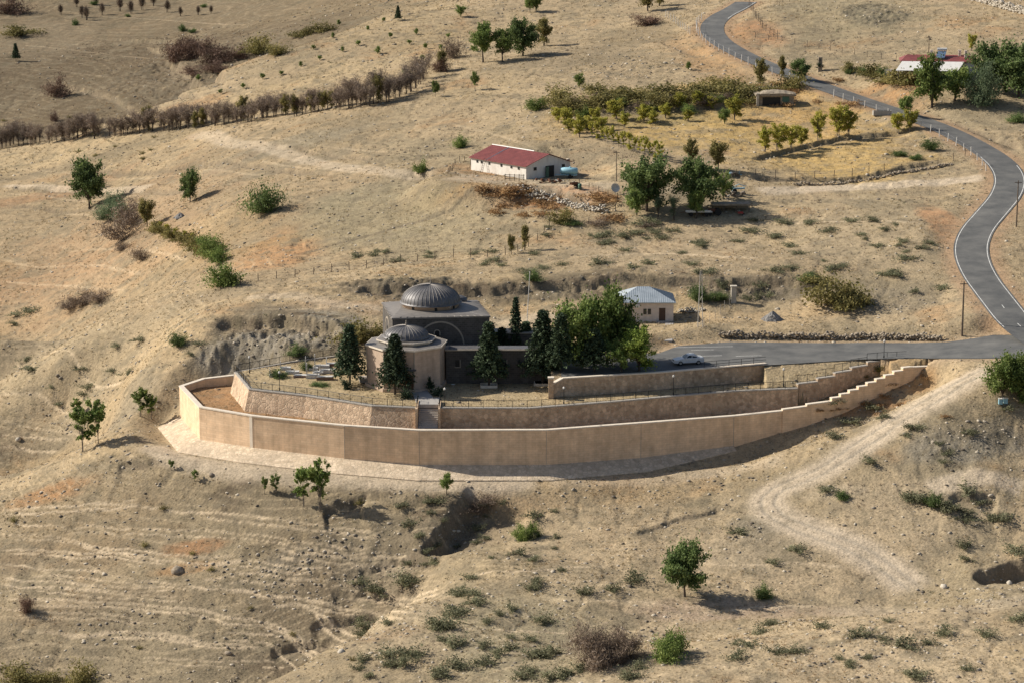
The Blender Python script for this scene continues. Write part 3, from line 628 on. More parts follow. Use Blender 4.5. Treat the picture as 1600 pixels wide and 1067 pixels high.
def mat_leaf(name, c0, c1, trans=.35):
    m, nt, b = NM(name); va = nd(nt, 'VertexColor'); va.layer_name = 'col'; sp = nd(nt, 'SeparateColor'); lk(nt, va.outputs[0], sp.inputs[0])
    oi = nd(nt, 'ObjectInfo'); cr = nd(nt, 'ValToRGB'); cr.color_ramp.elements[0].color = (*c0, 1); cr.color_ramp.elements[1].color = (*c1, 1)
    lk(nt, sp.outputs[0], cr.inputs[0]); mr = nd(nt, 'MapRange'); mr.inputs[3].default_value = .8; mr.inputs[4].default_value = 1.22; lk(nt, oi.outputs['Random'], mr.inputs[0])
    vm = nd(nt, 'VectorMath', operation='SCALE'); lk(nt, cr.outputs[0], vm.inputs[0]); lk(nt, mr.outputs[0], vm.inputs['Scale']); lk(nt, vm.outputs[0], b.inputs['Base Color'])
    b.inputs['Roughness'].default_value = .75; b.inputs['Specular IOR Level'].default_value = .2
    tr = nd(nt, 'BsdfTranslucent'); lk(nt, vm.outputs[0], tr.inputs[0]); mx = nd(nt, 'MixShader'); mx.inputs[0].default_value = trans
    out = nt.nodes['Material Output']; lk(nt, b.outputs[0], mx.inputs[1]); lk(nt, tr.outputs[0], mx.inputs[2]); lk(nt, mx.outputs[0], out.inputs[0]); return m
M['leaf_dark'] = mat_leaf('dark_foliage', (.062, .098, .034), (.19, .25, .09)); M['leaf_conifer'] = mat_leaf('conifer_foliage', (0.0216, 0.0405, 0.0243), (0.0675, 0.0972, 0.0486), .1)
M['leaf_mid'] = mat_leaf('green_foliage', (.10, .155, .04), (.26, .32, .10)); M['leaf_bright'] = mat_leaf('bright_foliage', (0.1035, 0.161, 0.0287), (0.2415, 0.299, 0.069))
M['leaf_yellow'] = mat_leaf('yellow_green_foliage', (.27, .28, .05), (.50, .45, .10)); M['leaf_willow'] = mat_leaf('grey_green_foliage', (.085, .125, .07), (.20, .25, .145))
M['leaf_brown'] = mat_leaf('brown_twigs', (.13, .095, .07), (.27, .21, .16), .1); M['leaf_orchard'] = mat_leaf('orchard_twigs', (.16, .12, .095), (.30, .24, .19), .1)
M['leaf_red'] = mat_leaf('reddish_brown_twigs', (.12, .075, .055), (.26, .17, .125), .1); M['leaf_scrub'] = mat_leaf('scrub_foliage', (.115, .12, .07), (.27, .27, .165))
M['leaf_olive'] = mat_leaf('olive_foliage', (0.126, 0.119, 0.042), (0.294, 0.252, 0.098)); M['leaf_straw'] = mat_leaf('dry_grass', (.24, .175, .09), (.44, .34, .19), .2)
M['leaf_orange'] = mat_leaf('dry_orange_scrub', (.24, .14, .07), (.42, .27, .13), .2)
M['bark'] = plain('bark', (.085, .065, .05)); M['bark_pale'] = plain('pale_bark', (.20, .17, .14))
# ------------------------------------------------------------------ vegetation prototypes
def leaf_mesh(name, Cn, size, rs, mat, flat=.0, aspect=1.0, tint=None):
    n = len(Cn); a = rs.randn(n, 3); a /= np.linalg.norm(a, axis=1)[:, None]; b_ = rs.randn(n, 3); b_[:, 2] *= (1 - flat)
    b_ -= a * (a * b_).sum(1)[:, None]; b_ /= np.linalg.norm(b_, axis=1)[:, None] + 1e-9
    s = (size * (.6 + .8 * rs.rand(n)))[:, None]
    V = np.stack([Cn - a * s * .5, Cn + b_ * s * .5 * aspect, Cn + a * s * .5, Cn - b_ * s * .5 * aspect], 1).reshape(-1, 3)
    t = rs.rand(n) if tint is None else np.clip(tint + .25 * rs.randn(n), 0, 1)
    return mesh_arrays(name, V, np.arange(4 * n), 4, mat, False, np.repeat(t, 4)[:, None] * np.ones(3))
def blobs(rs, K, R_, H, z0, n, br, shape='round', hollow=.35):
    cs = []; 
    while len(cs) < K:
        p = rs.uniform(-1, 1, 3); r = np.linalg.norm(p)
        if r > 1 or r < hollow: continue
        h = (p[2] + 1) / 2
        if shape == 'cone' and math.hypot(p[0], p[1]) > (1.05 - h) * .95: continue
        if shape == 'vase' and math.hypot(p[0], p[1]) > .35 + .65 * h: continue
        cs.append((p[0] * R_, p[1] * R_, z0 + h * H))
    cs = np.array(cs); rad = br * (.55 + .8 * rs.rand(K)); wt = rad ** 2; k = rs.choice(K, n, p=wt / wt.sum())
    g = rs.randn(n, 3) * .52; g *= rad[k][:, None]; ax = cs[k] - [0, 0, z0 + H * .25]; ax /= np.linalg.norm(ax, axis=1)[:, None] + 1e-9
    al = (g * ax).sum(1)[:, None]; g = g * .8 + ax * al * .75; g[:, 2] *= .8; st = rs.rand(n) < .04; g[st] *= 1.5
    tb = rs.rand(K)
    return cs[k] + g, tb[k], cs
def trunk_mb(rs, H, r, tops, fork=.35, nb=7, lean=.1, multi=1):
    mb = MB()
    for q in range(multi):
        lx, ly = rs.uniform(-lean, lean, 2) * H; bx, by = (rs.uniform(-.3, .3, 2) if multi > 1 else (0, 0))
        f = (bx + lx * fork, by + ly * fork, H * fork)
        mb.tube([(bx, by, -.5), (bx + lx * fork * .4, by + ly * fork * .4, H * fork * .5), f, (bx + lx * .8, by + ly * .8, H * .8)], [r * 1.25, r, r * .8, r * .25], 7)
        for k in range(nb):
            t = tops[rs.randint(len(tops))]; m_ = (f[0] * .6 + t[0] * .4 , f[1] * .6 + t[1] * .4, f[2] * .5 + t[2] * .5 + .1)
            mb.tube([f, m_, tuple(t)], [r * .5, r * .3, r * .1], 5)
    return mb
PROTO = {}
def proto_tree(key, name, H, R_, leafmat, barkmat, n, lsize, shape='round', z0=.25, K=26, br=.34, seeds=3, multi=1, r=None, aspect=1.0, flat=0.0, nb=8, hollow=.35):
    L = []
    for s in range(seeds):
        rs = np.random.RandomState(hash((len(key), key[0], s)) % 9999 if False else (sum(map(ord, key)) * 31 + s * 101) % 99991)
        if shape == 'conifer':
            pts = []; tn = []
            nw = 26 if z0 < .1 else 17
            for k in range(nw):
                h = z0 + (1 - z0) * k / nw; rr = R_ * (1 - (h - z0) / (1 - z0)) ** .85 * rs.uniform(.85, 1.12) + .06
                m_ = max(4, int(9 * (1 - h) + 4)); a0 = rs.rand() * 6.28
                for q in range(m_):
                    a = a0 + 6.283 * q / m_ + rs.uniform(-.25, .25); rl = rr * rs.uniform(.7, 1.12); nn = int(n / nw / m_ * (1.5 - h)) + 4
                    t = rs.rand(nn) ** .7; w_ = .10 * R_ * (1.2 - t) + .05
                    x = np.cos(a) * rl * t + rs.randn(nn) * w_; y = np.sin(a) * rl * t + rs.randn(nn) * w_
                    z = h * H + (.10 - .22 * t) * rl + rs.randn(nn) * .05 * R_
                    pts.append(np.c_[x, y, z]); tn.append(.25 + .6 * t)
            P = np.concatenate(pts); T = np.concatenate(tn); tops = [(0, 0, H)]
            cm = leaf_mesh(name + '_crown', P, lsize, rs, leafmat, .4, .55, T)
            mb = MB().tube([(0, 0, -.5), (0, 0, H * .5), (0, 0, H * .97)], [r or H * .022, H * .014, .02], 7)
            tm = mb
        else:
            P, T, tops = blobs(rs, K, R_, H * (1 - z0), H * z0, n, br * R_ * 1.0, shape, hollow)
            cm = leaf_mesh(name + '_crown', P, lsize, rs, leafmat, flat, aspect, T)
            tm = trunk_mb(rs, H, r or H * .028, tops, max(z0, .12), nb, .08, multi)
        me = bpy.data.meshes.new(name + '_trunk'); me.from_pydata(tm.v, [], tm.f); me.update(); me.materials.append(barkmat)
        L.append((cm, me))
    PROTO[key] = (name, H, R_, L)
def twig_cloud(rs, n, R_, H, z0=.1, up=.8, width=.03, lift=True):
    """thin upward strokes radiating from a base: a leafless crown"""
    a = rs.rand(n) * 6.283; el = rs.rand(n) ** .6; rr = R_ * (el ** .8) * rs.rand(n) ** .5
    nl_ = 5; lo_ = rs.uniform(.65, 1.0, nl_); rr = rr * (.75 + .35 * np.sin(a * 3 + lo_[0] * 9)); dm = np.sqrt(np.clip(1 - (rr / (R_ * 1.05)) ** 2 * .85, .05, 1)) * lo_[(a / 6.283 * nl_).astype(int) % nl_]
    base_ = np.c_[np.cos(a) * rr * .85, np.sin(a) * rr * .85, z0 * H + (H * (1 - z0)) * rs.rand(n) ** .8 * .72 * dm]
    d = np.c_[np.cos(a) * (rr / R_) * .55, np.sin(a) * (rr / R_) * .55, np.full(n, up)] + rs.randn(n, 3) * .28
    d /= np.linalg.norm(d, axis=1)[:, None]; ln = H * (.14 + .2 * rs.rand(n))[:, None]
    s = np.cross(d, rs.randn(n, 3)); s /= np.linalg.norm(s, axis=1)[:, None]; s *= width
    V = np.stack([base_ - s, base_ + s, base_ + d * ln + s * .3, base_ + d * ln - s * .3], 1).reshape(-1, 3); return V, np.repeat(rs.rand(n), 4)
def proto_bare(key, name, H, R_, leafmat, n, width=.03, seeds=3, z0=.25, up=.8, multi=3):
    L = []
    for s in range(seeds):
        rs = np.random.RandomState((sum(map(ord, key)) * 37 + s * 97) % 99991); V, t = twig_cloud(rs, n, R_, H, z0, up, width)
        cm = mesh_arrays(name + '_crown', V, np.arange(len(V)), 4, leafmat, False, t[:, None] * np.ones(3))
        tops = [(rs.uniform(-R_, R_) * .6, rs.uniform(-R_, R_) * .6, H * rs.uniform(.5, .8)) for _ in range(8)]
        tm = trunk_mb(rs, H, H * .022, tops, z0 if z0 > .1 else .12, 5, .1, multi)
        me = bpy.data.meshes.new(name + '_trunk'); me.from_pydata(tm.v, [], tm.f); me.update(); me.materials.append(M['bark']); L.append((cm, me))
    PROTO[key] = (name, H, R_, L)
def proto_bush(key, name, H, R_, leafmat, n, lsize, seeds=4, K=9, br=.5, aspect=.6, z0=-.1, shape='round'):
    L = []
    for s in range(seeds):
        rs = np.random.RandomState((sum(map(ord, key)) * 41 + s * 89) % 99991); P, T, _ = blobs(rs, K, R_ * .75, H * .85, z0 * H, n, br * min(R_, H * 1.2), shape, .1)
        P[:, 2] = np.abs(P[:, 2]); L.append((leaf_mesh(name, P, lsize, rs, leafmat, 0, aspect, T), None))
    PROTO[key] = (name, H, R_, L)
def proto_barebush(key, name, H, R_, leafmat, n, width, seeds=3):
    L = []
    for s in range(seeds):
        rs = np.random.RandomState((sum(map(ord, key)) * 43 + s * 83) % 99991); V, t = twig_cloud(rs, n, R_, H, 0, .7, width); L.append((mesh_arrays(name, V, np.arange(len(V)), 4, leafmat, False, t[:, None] * np.ones(3)), None))
    PROTO[key] = (name, H, R_, L)
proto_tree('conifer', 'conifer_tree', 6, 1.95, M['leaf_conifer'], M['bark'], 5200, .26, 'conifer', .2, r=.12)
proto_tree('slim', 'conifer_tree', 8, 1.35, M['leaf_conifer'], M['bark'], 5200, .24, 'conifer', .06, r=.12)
proto_tree('broad', 'broadleaf_tree', 6, 2.8, M['leaf_dark'], M['bark'], 9000, .25, 'round', .16, 60, .26, hollow=.2)
proto_tree('broadg', 'broadleaf_tree', 6, 2.8, M['leaf_mid'], M['bark'], 9000, .25, 'round', .14, 60, .26, hollow=.2)
proto_tree('bright', 'broadleaf_tree', 6, 2.3, M['leaf_bright'], M['bark'], 6000, .22, 'round', .12, 44, .26, seeds=2, hollow=.2)
proto_tree('mid', 'broadleaf_tree', 5, 1.9, M['leaf_mid'], M['bark'], 4800, .22, 'round', .2, 40, .28, hollow=.2)
proto_tree('sparse', 'sapling_tree', 5, 1.5, M['leaf_mid'], M['bark_pale'], 2300, .2, 'vase', .25, 34, .2, r=.05, multi=2)
proto_tree('olive', 'broadleaf_tree', 5, 1.9, M['leaf_olive'], M['bark'], 4200, .2, 'vase', .14, 40, .26, hollow=.15)
proto_tree('yellow', 'poplar_tree', 5, 1.5, M['leaf_yellow'], M['bark_pale'], 3600, .19, 'vase', .12, 34, .26, hollow=.15, multi=2, r=.07)
proto_tree('willow', 'willow_tree', 4, 1.3, M['leaf_willow'], M['bark'], 2600, .22, 'vase', .3, 14, .42, r=.16, aspect=.35)
proto_tree('poplar', 'poplar_tree', 5, .9, M['leaf_yellow'], M['bark_pale'], 1300, .19, 'vase', .05, 18, .32, hollow=.1, r=.05, seeds=4)
proto_tree('orchard', 'orchard_tree', 5, 2.3, M['leaf_orchard'], M['bark'], 1900, .55, 'vase', .22, 26, .30, seeds=5, r=.09, aspect=.09, hollow=.1, multi=2)
proto_bare('bare', 'bare_tree', 4, 1.4, M['leaf_brown'], 700, .03, 3, .2)
proto_bush('shrub', 'round_shrub', 2.2, 1.7, M['leaf_mid'], 3200, .18, 4, 22, .36); proto_bush('willowshrub', 'grey_green_shrub', 4, 2.6, M['leaf_willow'], 9000, .2, 2, 40, .3, .4)
proto_bush('scrub', 'scrub_bush', .7, .95, M['leaf_scrub'], 620, .12, 6, 12, .36); proto_bush('scrubdark', 'scrub_bush', .8, .9, M['leaf_olive'], 560, .12, 4, 10, .4)
proto_bush('oliveb', 'olive_bush', 1.2, 1.4, M['leaf_olive'], 1700, .15, 4, 18, .32); proto_bush('darkshrub', 'dark_shrub', 2.4, 2.2, M['leaf_dark'], 3600, .2, 3, 24, .34)
proto_bush('orangeb', 'dry_bush', .6, 1.0, M['leaf_orange'], 600, .12, 4, 12, .36); proto_bush('topiary', 'clipped_shrub', 1.2, .6, M['leaf_conifer'], 1200, .12, 2, 12, .6); proto_bush('cypress', 'small_cypress', 2.5, .5, M['leaf_conifer'], 1800, .13, 2, 18, .45, .6, 0)
proto_bush('bareb', 'bare_shrub', 1.6, 1.5, M['leaf_brown'], 1700, .34, 3, 16, .4, .1); proto_bush('redb', 'reddish_shrub', 2.2, 1.9, M['leaf_red'], 2600, .38, 4, 20, .36, .12); proto_bush('purpb', 'brown_thicket', 3.4, 3.6, M['leaf_brown'], 7500, .5, 2, 34, .26, .1)
_pr = random.Random(5)
PLACED = {}
def plant(key, px, py, hpx, label, cat, group=None, wide=1.0, var=None, pos=None, rz=None):
    """one plant: foot at photo point, hpx photo pixels tall"""
    name, H, R_, L = PROTO[key]; p = pos if pos is not None else at(px, py); s = hpx * p.y / (F * math.cos(PITCH) ** 0) / H if hpx > 0 else -hpx
    cm, tm = L[(var if var is not None else _pr.randrange(len(L))) % len(L)]
    rz = _pr.uniform(0, 6.28) if rz is None else rz
    if tm is None:
        o = bpy.data.objects.new(name, cm); COL.objects.link(o); tag(o, label, cat, group); root = o
    else:
        root = empty(name, p, label, cat, group)
        for nm, me in (('crown', cm), ('trunk', tm)):
            c = bpy.data.objects.new(nm, me); COL.objects.link(c); c.parent = root
    root.location = p; root.rotation_euler = (0, 0, rz); root.scale = (s * wide, s * wide, s)
    return root
# ================================================================== road, lot, markings
def strip(name, P, w0, w1, dz, mat, label=None, n=None):
    """ribbon between lateral offsets w0..w1 along polyline P (x, y, z), following the bed"""
    P = np.asarray(P); d = np.gradient(P[:, :2], axis=0); d /= np.linalg.norm(d, axis=1)[:, None]; nrm = np.c_[d[:, 1], -d[:, 0]]
    V = []; Fq = []; ks = np.linspace(w0, w1, 2 if abs(w1 - w0) < 1 else 7)
    for i in range(len(P)):
        for k in ks: V.append((P[i, 0] + nrm[i, 0] * k, P[i, 1] + nrm[i, 1] * k, P[i, 2] + dz - .01 * abs(k)))
    m_ = len(ks)
    for i in range(len(P) - 1):
        for j in range(m_ - 1): Fq += [i * m_ + j, i * m_ + j + 1, (i + 1) * m_ + j + 1, (i + 1) * m_ + j]
    me = mesh_arrays(name, np.array(V), Fq, 4, mat, True); o = bpy.data.objects.new(name, me); COL.objects.link(o); o['kind'] = 'structure'; return o
RF = smooth_line(RDs, 1)
strip('road', RF, -RW, RW, .10, M['asphalt'])
def subline(P, a, b_):
    n = len(P); return P[int(a * n):max(int(b_ * n), int(a * n) + 2)]
strip('road_edge_line', subline(RF, .60, .955), -RW + .26, -RW + .38, .112, M['paint'])
strip('road_edge_line', subline(RF, .58, .945), RW - .38, RW - .26, .112, M['paint'])
strip('road_edge_line', subline(RF, .0, .12), -RW + .35, -RW + .5, .112, M['paint'])
for a in np.arange(.90, .99, .03): strip('road_centre_dash', subline(RF, a, a + .012), -.06, .06, .118, M['paint'])
# lot as a triangulated sheet
import mathutils
lotp = [Vector((p[0], p[1], 0)) for p in LOT]
lotp[0].x += .5; lotp[0].y += .5
tri = mathutils.geometry.tessellate_polygon([lotp])
bm_v = [(p.x, p.y, float(lotz(p.x)) + .07) for p in lotp]
import bmesh
me = bpy.data.meshes.new('parking_lot'); bm = bmesh.new(); vs = [bm.verts.new(v) for v in bm_v]
bmesh.ops.triangulate(bm, faces=[bm.faces.new(vs)])
bmesh.ops.subdivide_edges(bm, edges=bm.edges[:], cuts=10, use_grid_fill=True)
for v in bm.verts: v.co.z = float(lotz(v.co.x)) + .07
bm.to_mesh(me); bm.free(); me.materials.append(M['asphalt']); lo = bpy.data.objects.new('parking_lot', me); COL.objects.link(lo); lo['kind'] = 'structure'
for (x0, y0, x1, y1) in [(1055,543.5,1145,542),(1080,547.5,1115,547),(1085,557,1128,556),(1150,557,1190,556)]:
    a = hit_lot(x0, y0); b_ = hit_lot(x1, y1); n_k = 12; P = np.array([a + (b_ - a) * t for t in np.linspace(0, 1, n_k)]); P[:, 2] = lotz(P[:, 0])
    strip('parking_line', P, -.07, .07, .084, M['paint'])
# ================================================================== walls
def wall_line(mb, cope, pts, thick, bottom, ch=.16, over=.06, batter=0.0):
    """pts: crest of the outer face; wall body lies behind it (left of travel = inside); returns nothing"""
    P = np.array([p[:3] for p in pts], float); d = np.diff(P[:, :2], axis=0); d /= np.linalg.norm(d, axis=1)[:, None]; nl = np.c_[-d[:, 1], d[:, 0]]
    N = np.r_[nl[:1], (nl[:-1] + nl[1:]), nl[-1:]]; N /= np.linalg.norm(N, axis=1)[:, None]
    cs = np.r_[1.0, [max(.5, float(np.dot(N[i + 1], nl[i]))) for i in range(len(nl) - 1)], 1.0]; N = N / cs[:, None]
    n = len(P); bt = bottom if hasattr(bottom, '__len__') else [bottom] * n
    def ring(off, z): return [(P[i, 0] + N[i, 0] * off[i], P[i, 1] + N[i, 1] * off[i], z[i]) for i in range(n)]
    zt = P[:, 2] - ch; outb = [-batter * (zt[i] - bt[i]) for i in range(n)]
    A = ring(outb, bt); B = ring([0] * n, zt); Cc = ring([thick] * n, zt); Dd = ring([thick] * n, bt)
    def shell(mbx, A, B, Cc, Dd):
        vs = A + B + Cc + Dd; fs = []
        for i in range(n - 1):
            for r_ in range(4):
                r2 = (r_ + 1) % 4; fs.append((r_ * n + i, r_ * n + i + 1, r2 * n + i + 1, r2 * n + i))
        fs += [(0, n, 2 * n, 3 * n), (n - 1, 4 * n - 1, 3 * n - 1, 2 * n - 1)]; mbx.add(vs, fs)
    shell(mb, A, B, Cc, Dd)
    shell(cope, ring([-over] * n, zt), ring([-over] * n, P[:, 2]), ring([thick + over] * n, P[:, 2]), ring([thick + over] * n, zt))
ow, oc = MB(), MB(); wall_line(ow, oc, OUT, .55, -12)
for a, b_ in OUT_S: wall_line(ow, oc, [a, b_], .55, min(a[2] - 4.5, b_[2] - 4.5))
root = empty('perimeter_wall', (0, 0, 0), 'long smooth pale limestone outer retaining wall, polygonal on the left and stepped at its right end', 'wall')
for i_, w_ in ((4, .5), (5, .045), (6, .045), (7, .045), (8, .045), (9, .045)):
    q_ = OUT[i_]; a_ = OUT[i_ - 1]; r_z = math.atan2(q_[1] - a_[1], q_[0] - a_[0]); MB().box((q_[0] - math.cos(r_z) * w_ * .5, q_[1] - math.sin(r_z) * w_ * .5 - .012, q_[2] - 2.9), (w_, .05, 5.4), r_z).build('movement_joint', M['cope'] if w_ > .2 else M['concrete'], root)
ow.build('wall_face', M['outer_stone'], root); oc.build('coping', M['cope'], root)
# apron at the foot of the outer wall
ap = [(i, w_) for i, w_ in ((2, 3.3), (3, 3.3), (4, 3.3), (5, 3.2), (6, 3.2), (7, 3.2), (8, 2.9), (9, 1.0))]
apm = MB(); T_ = []; B_ = []
OX = np.array([[q[0], q[1]] for q in OUT]); dO = np.diff(OX, axis=0); dO /= np.linalg.norm(dO, axis=1)[:, None]; nO = np.c_[dO[:, 1], -dO[:, 0]]
for i, w_ in ap:
    nn = nO[i - 1] + nO[i]; nn /= np.linalg.norm(nn); nn = nn / max(.5, nn @ nO[i]); zf = FOOT[i][2]
    if i == 2: nn = nO[2]
    T_.append((OX[i][0], OX[i][1], zf + .1)); B_.append((OX[i][0] + nn[0] * w_, OX[i][1] + nn[1] * w_, zf - .36 * w_ + .02))
n = len(T_); vs = T_ + B_ + [(p[0], p[1], p[2] - 2.0) for p in T_] + [(p[0], p[1], p[2] - .9) for p in B_]
apm.add(vs, [(i, i + 1, n + i + 1, n + i) for i in range(n - 1)] + [(n + i, n + i + 1, 3 * n + i + 1, 3 * n + i) for i in range(n - 1)] + [(0, n, 3 * n, 2 * n), (n - 1, 2 * n - 1, 4 * n - 1, 3 * n - 1)])
tag(apm.build('wall_apron', M['apron']), 'sloping pale rubble stone apron skirting the foot of the outer retaining wall', 'apron')
BT = .26
il, ic = MB(), MB(); wall_line(il, ic, IN_L, .5, -3.8, batter=BT)
rl = empty('terrace_wall', (0, 0, 0), 'battered rubble stone terrace wall left of the stairs, below the graveyard', 'wall'); il.build('wall_face', M['inner_stone'], rl); ic.build('coping', M['cope_grey'], rl)
ir, irc = MB(), MB(); wall_line(ir, irc, IN_R, .5, -4.2, batter=.04)
for a, b_ in IN_S: wall_line(ir, irc, [a, b_], .5, -2.4)
rr_ = empty('terrace_wall', (0, 0, 0), 'long reddish rubble stone terrace wall right of the stairs, stepping up at its right end', 'wall'); ir.build('wall_face', M['inner_stone'], rr_); irc.build('coping', M['cope_grey'], rr_)
kb, kc = MB(), MB(); wall_line(kb, kc, [p for p in IN_B[::-1]][::1], .35, -1.6, .12, 0)
rb_ = empty('kerb_wall', (0, 0, 0), 'low grey kerb wall along the back rim of the graveyard', 'wall'); kb.build('wall_face', M['cope_grey'], rb_); kc.build('coping', M['cope_grey'], rb_)
pk, pc = MB(), MB(); wall_line(pk, pc, PKW[1:], .5, -.8); wall_line(pk, pc, PKW[:2], .5, -.8)
pk.box((PKW[0][0] - .1, PKW[0][1] + .1, 1.2), (.7, .7, 3.0)); pc.box((PKW[0][0] - .1, PKW[0][1] + .1, 2.8), (.85, .85, .2))
rp = empty('parking_wall', (0, 0, 0), 'rubble stone retaining wall with pale coping holding up the car park', 'wall'); pk.build('wall_face', M['inner_stone'], rp); pc.build('coping', M['cope'], rp)
# stairs between the two terrace walls
st = MB(); xa, xb = IN_L[-1][0] + .15, IN_R[0][0] - .15; yt = IN_R[0][1]
for k in range(15): st.box(((xa + xb) / 2, yt + 2.6 - k * .34 - .17, (-.1 - k * .21) - 1.5), (xb - xa, .34, 3.0))
st.box(((xa + xb) / 2, yt + 4.2, -1.46), (xb - xa + .3, 3.0, 3.0)); sroot = empty('staircase', (0, 0, 0), 'grey stone stairs dropping through the gap in the terrace wall', 'stairs')
st.build('steps', M['slab'], sroot)
for x in (xa - .22, xb + .22): MB().box((x, yt + 1.2, -1.6), (.3, 5.0, 3.5)).build('cheek_wall', M['inner_stone'], sroot)
# ================================================================== railings
POST = None
def railing(pts, label, h=1.0, sp=1.85, off=.25, nrails=2, infill=True, step=False):
    P = np.array([p[:3] for p in pts], float); d = np.diff(P[:, :2], axis=0); d /= np.linalg.norm(d, axis=1)[:, None]
    P = P.copy(); nl = np.c_[-d[:, 1], d[:, 0]]; P[:-1, :2] += nl * off; P[-1, :2] += nl[-1] * off
    root = empty('iron_railing', tuple(P[0]), label, 'railing', 'dark iron railings round the shrine terrace'); rm = MB(); o0 = P[0]
    pm = MB().box((0, 0, h / 2), (.06, .06, h)); pme = None
    for a, b_ in zip(P[:-1], P[1:]):
        for hh in ([h - .04, h * .12] if nrails == 2 else [h - .04, h * .5, h * .12]): rm.tube([tuple(a + [0, 0, hh] - o0), tuple(b_ + [0, 0, hh] - o0)], .03, 4)
        L = np.hypot(*(b_ - a)[:2])
        if infill:
            nb = int(L / .22)
            for k in range(nb): q = a + (b_ - a) * (k + .5) / nb - o0; rm.box((q[0], q[1], q[2] + h * .53), (.018, .018, h * .82))
        npst = max(1, int(round(L / sp)))
        for k in range(npst + (1 if b_ is P[-1] or step else 0)):
            q = a + (b_ - a) * k / npst - o0
            if pme is None: po = pm.build('post', M['iron'], root); pme = po.data
            else: po = bpy.data.objects.new('post', pme); COL.objects.link(po); po.parent = root
            po.location = q
    rm.build('rail', M['iron'], root); return root
railing(IN_L[1:], 'dark iron railing along the crest of the battered wall left of the stairs'); railing(IN_L[:2], 'short dark iron railing on the far left corner of the graveyard terrace')
railing(IN_R, 'long dark iron railing along the terrace edge right of the stairs'); railing(IN_B[::-1][::1], 'dark iron railing curving behind the graves at the foot of the rocky slope')
for k, (a, b_) in enumerate(IN_S):
    railing([a, b_], 'short raised railing on the %s step of the climbing terrace wall' % ('lowest', 'second', 'third', 'fourth', 'fifth', 'topmost')[k], h=1.15, infill=False)
railing([PKW[2] + (PKW[3] - PKW[2]) * .42, PKW[3]], 'dark iron railing on the car park wall beside the white sedan', infill=False, nrails=3, h=.9)
for x, nm in ((xa - .2, 'left'), (xb + .2, 'right')):
    railing([np.array([x, yt + 3.6, .15]), np.array([x, yt - 1.2, .15])], 'dark iron railing on the %s cheek wall of the stairs' % nm, off=0)
# ================================================================== shrine: domed mosque
rz_m = math.atan2(-.0, 1) ; FL = PZ(613.2, 496.7, 8.3); FR = PZ(767.4, 493.2, 8.3)
ux = (FR - FL) / np.linalg.norm((FR - FL)[:2]); ux = Vector((ux[0], ux[1], 0)); uy = Vector((-ux.y, ux.x, 0)) ; uy = (uy + Vector((-.06, 0, 0))).normalized()
W_, D_ = 13.75, 11.6
mo = empty('domed_mosque', (FL[0], FL[1], 0), 'dark basalt mosque with a ribbed lead dome on a pale round drum', 'mosque')
def LP(a, b_, z): v = ux * a + uy * b_; return (v.x, v.y, z)
bd_ = MB().prism([LP(0, 0, 0)[:2], LP(W_, 0, 0)[:2], LP(W_, D_, 0)[:2], LP(0, D_, 0)[:2]], -2, 8.05); wl = bd_.build('wall', M['basalt'], mo)
rf = MB(); e = .3; cc = LP(W_ / 2 - .65, D_ / 2, 0)
e = .14
q = [LP(-e, -e, 0), LP(W_ + e, -e, 0), LP(W_ + e, D_ + e, 0), LP(-e, D_ + e, 0)]; m_ = 16
rf.prism([p[:2] for p in q], 8.05, 8.25)
top = [(p[0], p[1], 8.26) for p in q]; inn = [(cc[0] + 4.6 * math.cos(2 * math.pi * (k + .5) / 8), cc[1] + 4.6 * math.sin(2 * math.pi * (k + .5) / 8), 8.75) for k in range(8)]
rf.add(top + inn, [(0, 1, 10, 9), (1, 11, 10), (1, 2, 4, 11), (2, 5, 4), (2, 3, 6, 5), (3, 7, 6), (3, 0, 8, 7), (0, 9, 8), (4, 5, 6, 7, 8, 9, 10, 11)])
rfo = rf.build('roof', M['roof_lead'], mo); sm_ = MB()
for k in range(1, 14):
    for (a0, b0, a1, b1) in ((k * W_ / 14, -.3, k * W_ / 14 * .72 + W_ * .14, 2.0), (k * W_ / 14, D_ + .3, k * W_ / 14 * .72 + W_ * .14, D_ - 2.0)): sm_.tube([LP(a0, b0, 8.28), LP(a1, b1, 8.56)], .035, 4)
for k in range(1, 11):
    for (a0, a1) in ((-.3, 2.4), (W_ + .3, W_ - 2.4)): sm_.tube([LP(a0, k * D_ / 11, 8.28), LP(a1, k * D_ / 11 * .72 + D_ * .14, 8.58)], .035, 4)
sm_.build('roof_seam', M['roof_lead'], rfo)
def dome(parent, c, r, zbase, rise, nrib, drumr, drumh, fin, drum_sides=48, drummat='drum'):
    dr = MB().lathe([(drumr, -drumh), (drumr, -.12), (drumr + .14, -.10), (drumr + .14, 0)], (c[0], c[1], zbase), drum_sides); d_ = dr.build('drum', M[drummat], parent, drum_sides > 20)
    prof = [(r + .22, 0), (r + .22, .07), (r + .02, .16)] + [(r * math.cos(t) ** .96, .16 + rise * math.sin(t)) for t in np.linspace(.05, 1.52, 15)]
    dm = MB().lathe(prof, (c[0], c[1], zbase), 64).build('dome', M['lead'], parent, True); rb = MB()
    for k in range(nrib):
        a = 2 * math.pi * k / nrib; rb.tube([(c[0] + math.cos(a) * (p[0] + .015), c[1] + math.sin(a) * (p[0] + .015), zbase + p[1] + .01) for p in prof[2:]], .028, 4)
    rb.build('rib', M['roof_lead'], dm)
    MB().lathe([(.10, -.1), (.16, .05), (.05, .15), (.13, .32), (.04, .45), (.09, .6), (.03, .72), (.02, fin)], (c[0], c[1], zbase + .16 + rise), 10).build('finial', M['light_stone'], dm, True)
    return d_
dd = dome(mo, cc, 4.25, 9.3, 2.45, 44, 4.05, .85, 1.5)
